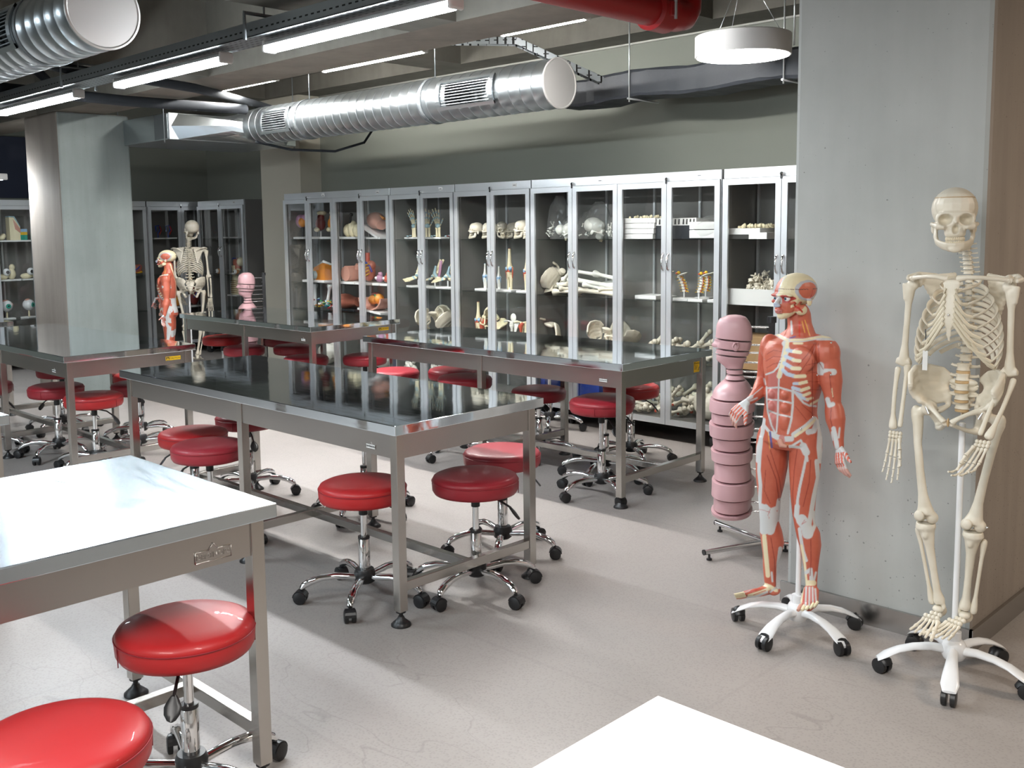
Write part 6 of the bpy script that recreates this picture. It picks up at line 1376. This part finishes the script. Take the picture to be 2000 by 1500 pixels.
# ------------------------------------------------------------------ sliced pink mannequin (faces -Y), base at z of its stand
def slice_torso(label, loc, rz, group):
    t = thing('sliced_mannequin', label, 'mannequin', loc, rz, group)
    R_Y = .185
    # (z, front y, back y, half width)
    head = [(1.1865, .0, .012, .008), (1.184, -.026, .036, .028), (1.176, -.048, .058, .044), (1.160, -.069, .077, .058), (1.130, -.082, .090, .066), (1.090, -.085, .094, .069), (1.060, -.084, .092, .069), (1.040, -.080, .088, .067), (1.000, -.078, .078, .062), (.975, -.078, .066, .056), (.955, -.074, .058, .050), (.940, -.058, .052, .044), (.925, -.036, .050, .041), (.900, -.030, .050, .041), (.880, -.030, .054, .045), (.862, -.040, .062, .070), (.845, -.060, .075, .115)]
    body = [(.845, -.062, .078, .118), (.815, -.088, .095, .150), (.775, -.100, .102, .168), (.735, -.104, .105, .172), (.68, -.106, .105, .170), (.62, -.104, .102, .162), (.56, -.100, .098, .150), (.50, -.094, .096, .142), (.44, -.090, .096, .146), (.38, -.088, .104, .156), (.32, -.088, .110, .164), (.26, -.090, .108, .168), (.20, -.090, .100, .166), (.18, -.088, .096, .160)]
    P = head+body[1:]
    def sec(z):
        for i in range(len(P)-1):
            if P[i][0] >= z >= P[i+1][0]:
                u = (P[i][0]-z)/(P[i][0]-P[i+1][0]); return [P[i][k]+(P[i+1][k]-P[i][k])*u for k in (1, 2, 3)]
        return list(P[-1][1:])
    tilt = lambda z: .10 if z > .93 else 0
    cuts = [1.190, 1.062, 1.012, .983, .915, .888, .862, .775, .706, .650, .580, .515, .455, .362, .275, .205, .180]
    for i in range(len(cuts)-1):
        zt, zb = cuts[i]-.004, cuts[i+1]+.004
        big = .010*((i % 2)*2-1) if i > 6 else 0
        n = 14 if i == 0 else (6 if i < 7 else 4); rings = []
        zs = [zt-(zt-zb)*(k/n)**(2 if i == 0 else 1) for k in range(n+1)]
        for z in zs:
            yf, yb, hw = sec(min(z, 1.186)); c = (yf+yb)/2; d = (yb-yf)/2; hw += big; d += big*.6; ring = []
            for j in range(40):
                a = 2*PI*j/40; x = hw*math.copysign(abs(math.cos(a))**.85, math.cos(a)); y = c+d*math.copysign(abs(math.sin(a))**.95, math.sin(a))
                zz = z
                if z > .93:
                    zz = z-.07*(y-c)*min(1, (z-.93)/.04) if z < 1.17 else z
                    fx = max(0, 1-(x/.020)**2) if abs(x) < .020 else 0
                    if y < c:
                        nose = math.exp(-((z-1.025)/.016)**2)*.026 + (math.exp(-((z-1.050)/.02)**2)*.008); lips = math.exp(-((z-.985)/.010)**2)*.010; chin = math.exp(-((z-.955)/.012)**2)*.008; brow = 0
                        y -= fx*(nose+lips+chin); ey = math.exp(-((abs(x)-.028)/.014)**2)*math.exp(-((z-1.048)/.010)**2)*.010; y += ey
                ring.append(Vector((x, y, zz)))
            rings.append(ring)
        rings[0] = [p.copy() for p in rings[0]]
        cap = lambda rg, q: [Vector((sum(p.x for p in rg)/40+(p.x-sum(p.x for p in rg)/40)*q, sum(p.y for p in rg)/40+(p.y-sum(p.y for p in rg)/40)*q, p.z)) for p in rg]
        so = MB().loft(rings, True).build('body_slice', 'pink', t, .002)
        if i in (1, 2):
            for s in (-1, 1):
                zc = 1.030 if i == 1 else 0
                if i == 1: MB().tube([(s*.069, .014, 1.016), (s*.074, .006, 1.036), (s*.075, .014, 1.054), (s*.074, .030, 1.055), (s*.070, .032, 1.035), (s*.069, .022, 1.014)], [.004, .005, .005, .005, .004, .004], 8).build('ear', 'pink', so); MB().ell((s*.070, .018, 1.030), (.006, .012, .018)).build('ear', 'pink', so)
        # rod to the rail
        zm = (zt+zb)/2; MB().cyl((0, sec(min(zm, 1.18))[1]-.015, zm), (0, R_Y-.014, zm), .005, 10).build('holding_rod', 'chrome', so)
    MB().box(-.02, .02, R_Y-.015, R_Y+.015, .10, 1.16).build('toothed_rail', 'black', t, .002)
    for k in range(26): MB().box(-.012, .012, R_Y-.024, R_Y-.015, .16+.038*k, .176+.038*k).build('rail_tooth', 'black', t) if k % 1 == 0 else None
    MB().cyl((0, R_Y, .035), (0, R_Y, 1.165), .013, 16).build('stand_post', 'chrome', t); MB().cyl((0, R_Y, 1.15), (0, R_Y, 1.18), .022, 16).build('post_cap', 'black', t)
    for (ex, ey) in ((-.26, -.10), (.26, -.10), (.0, .30)):
        lg = MB().tube([(0, R_Y, .042), (ex, ey, .042)], .0135, 14).build('stand_leg', 'chrome', t)
        d = (Vector((ex, ey, 0))-Vector((0, R_Y, 0))).normalized(); e = Vector((ex, ey, .042)); MB().tube([e-d*.002, e+d*.004], .0142, 14).build('end_cap', 'black', lg); MB().lathe([(.0, 0), (.014, .0), (.014, .008), (.006, .012), (.006, .03), (.0, .03)], 14, (ex-d.x*.03, ey-d.y*.03, 0)).build('foot_pad', 'black', lg)
    return t
SL = slice_torso('pink mannequin torso cut into slices, standing behind the near muscle figure', (-2.655, 4.36, 0), R(-64), 'sliced pink mannequins')
# far copies
dup(MUS, loc=(-9.62, 4.93, 0), rz=R(-32), label='far muscle figure seen from the side in front of the side wall cabinets')
dup(SKEL, loc=(-10.28, 5.53, 0), rz=R(-122), label='skeleton seen from behind between the side wall cabinets and the far table')
dup(SL, loc=(-9.40, 5.72, 0), rz=R(-28), label='pink sliced mannequin beyond the far table, its head and shoulders above the table top')
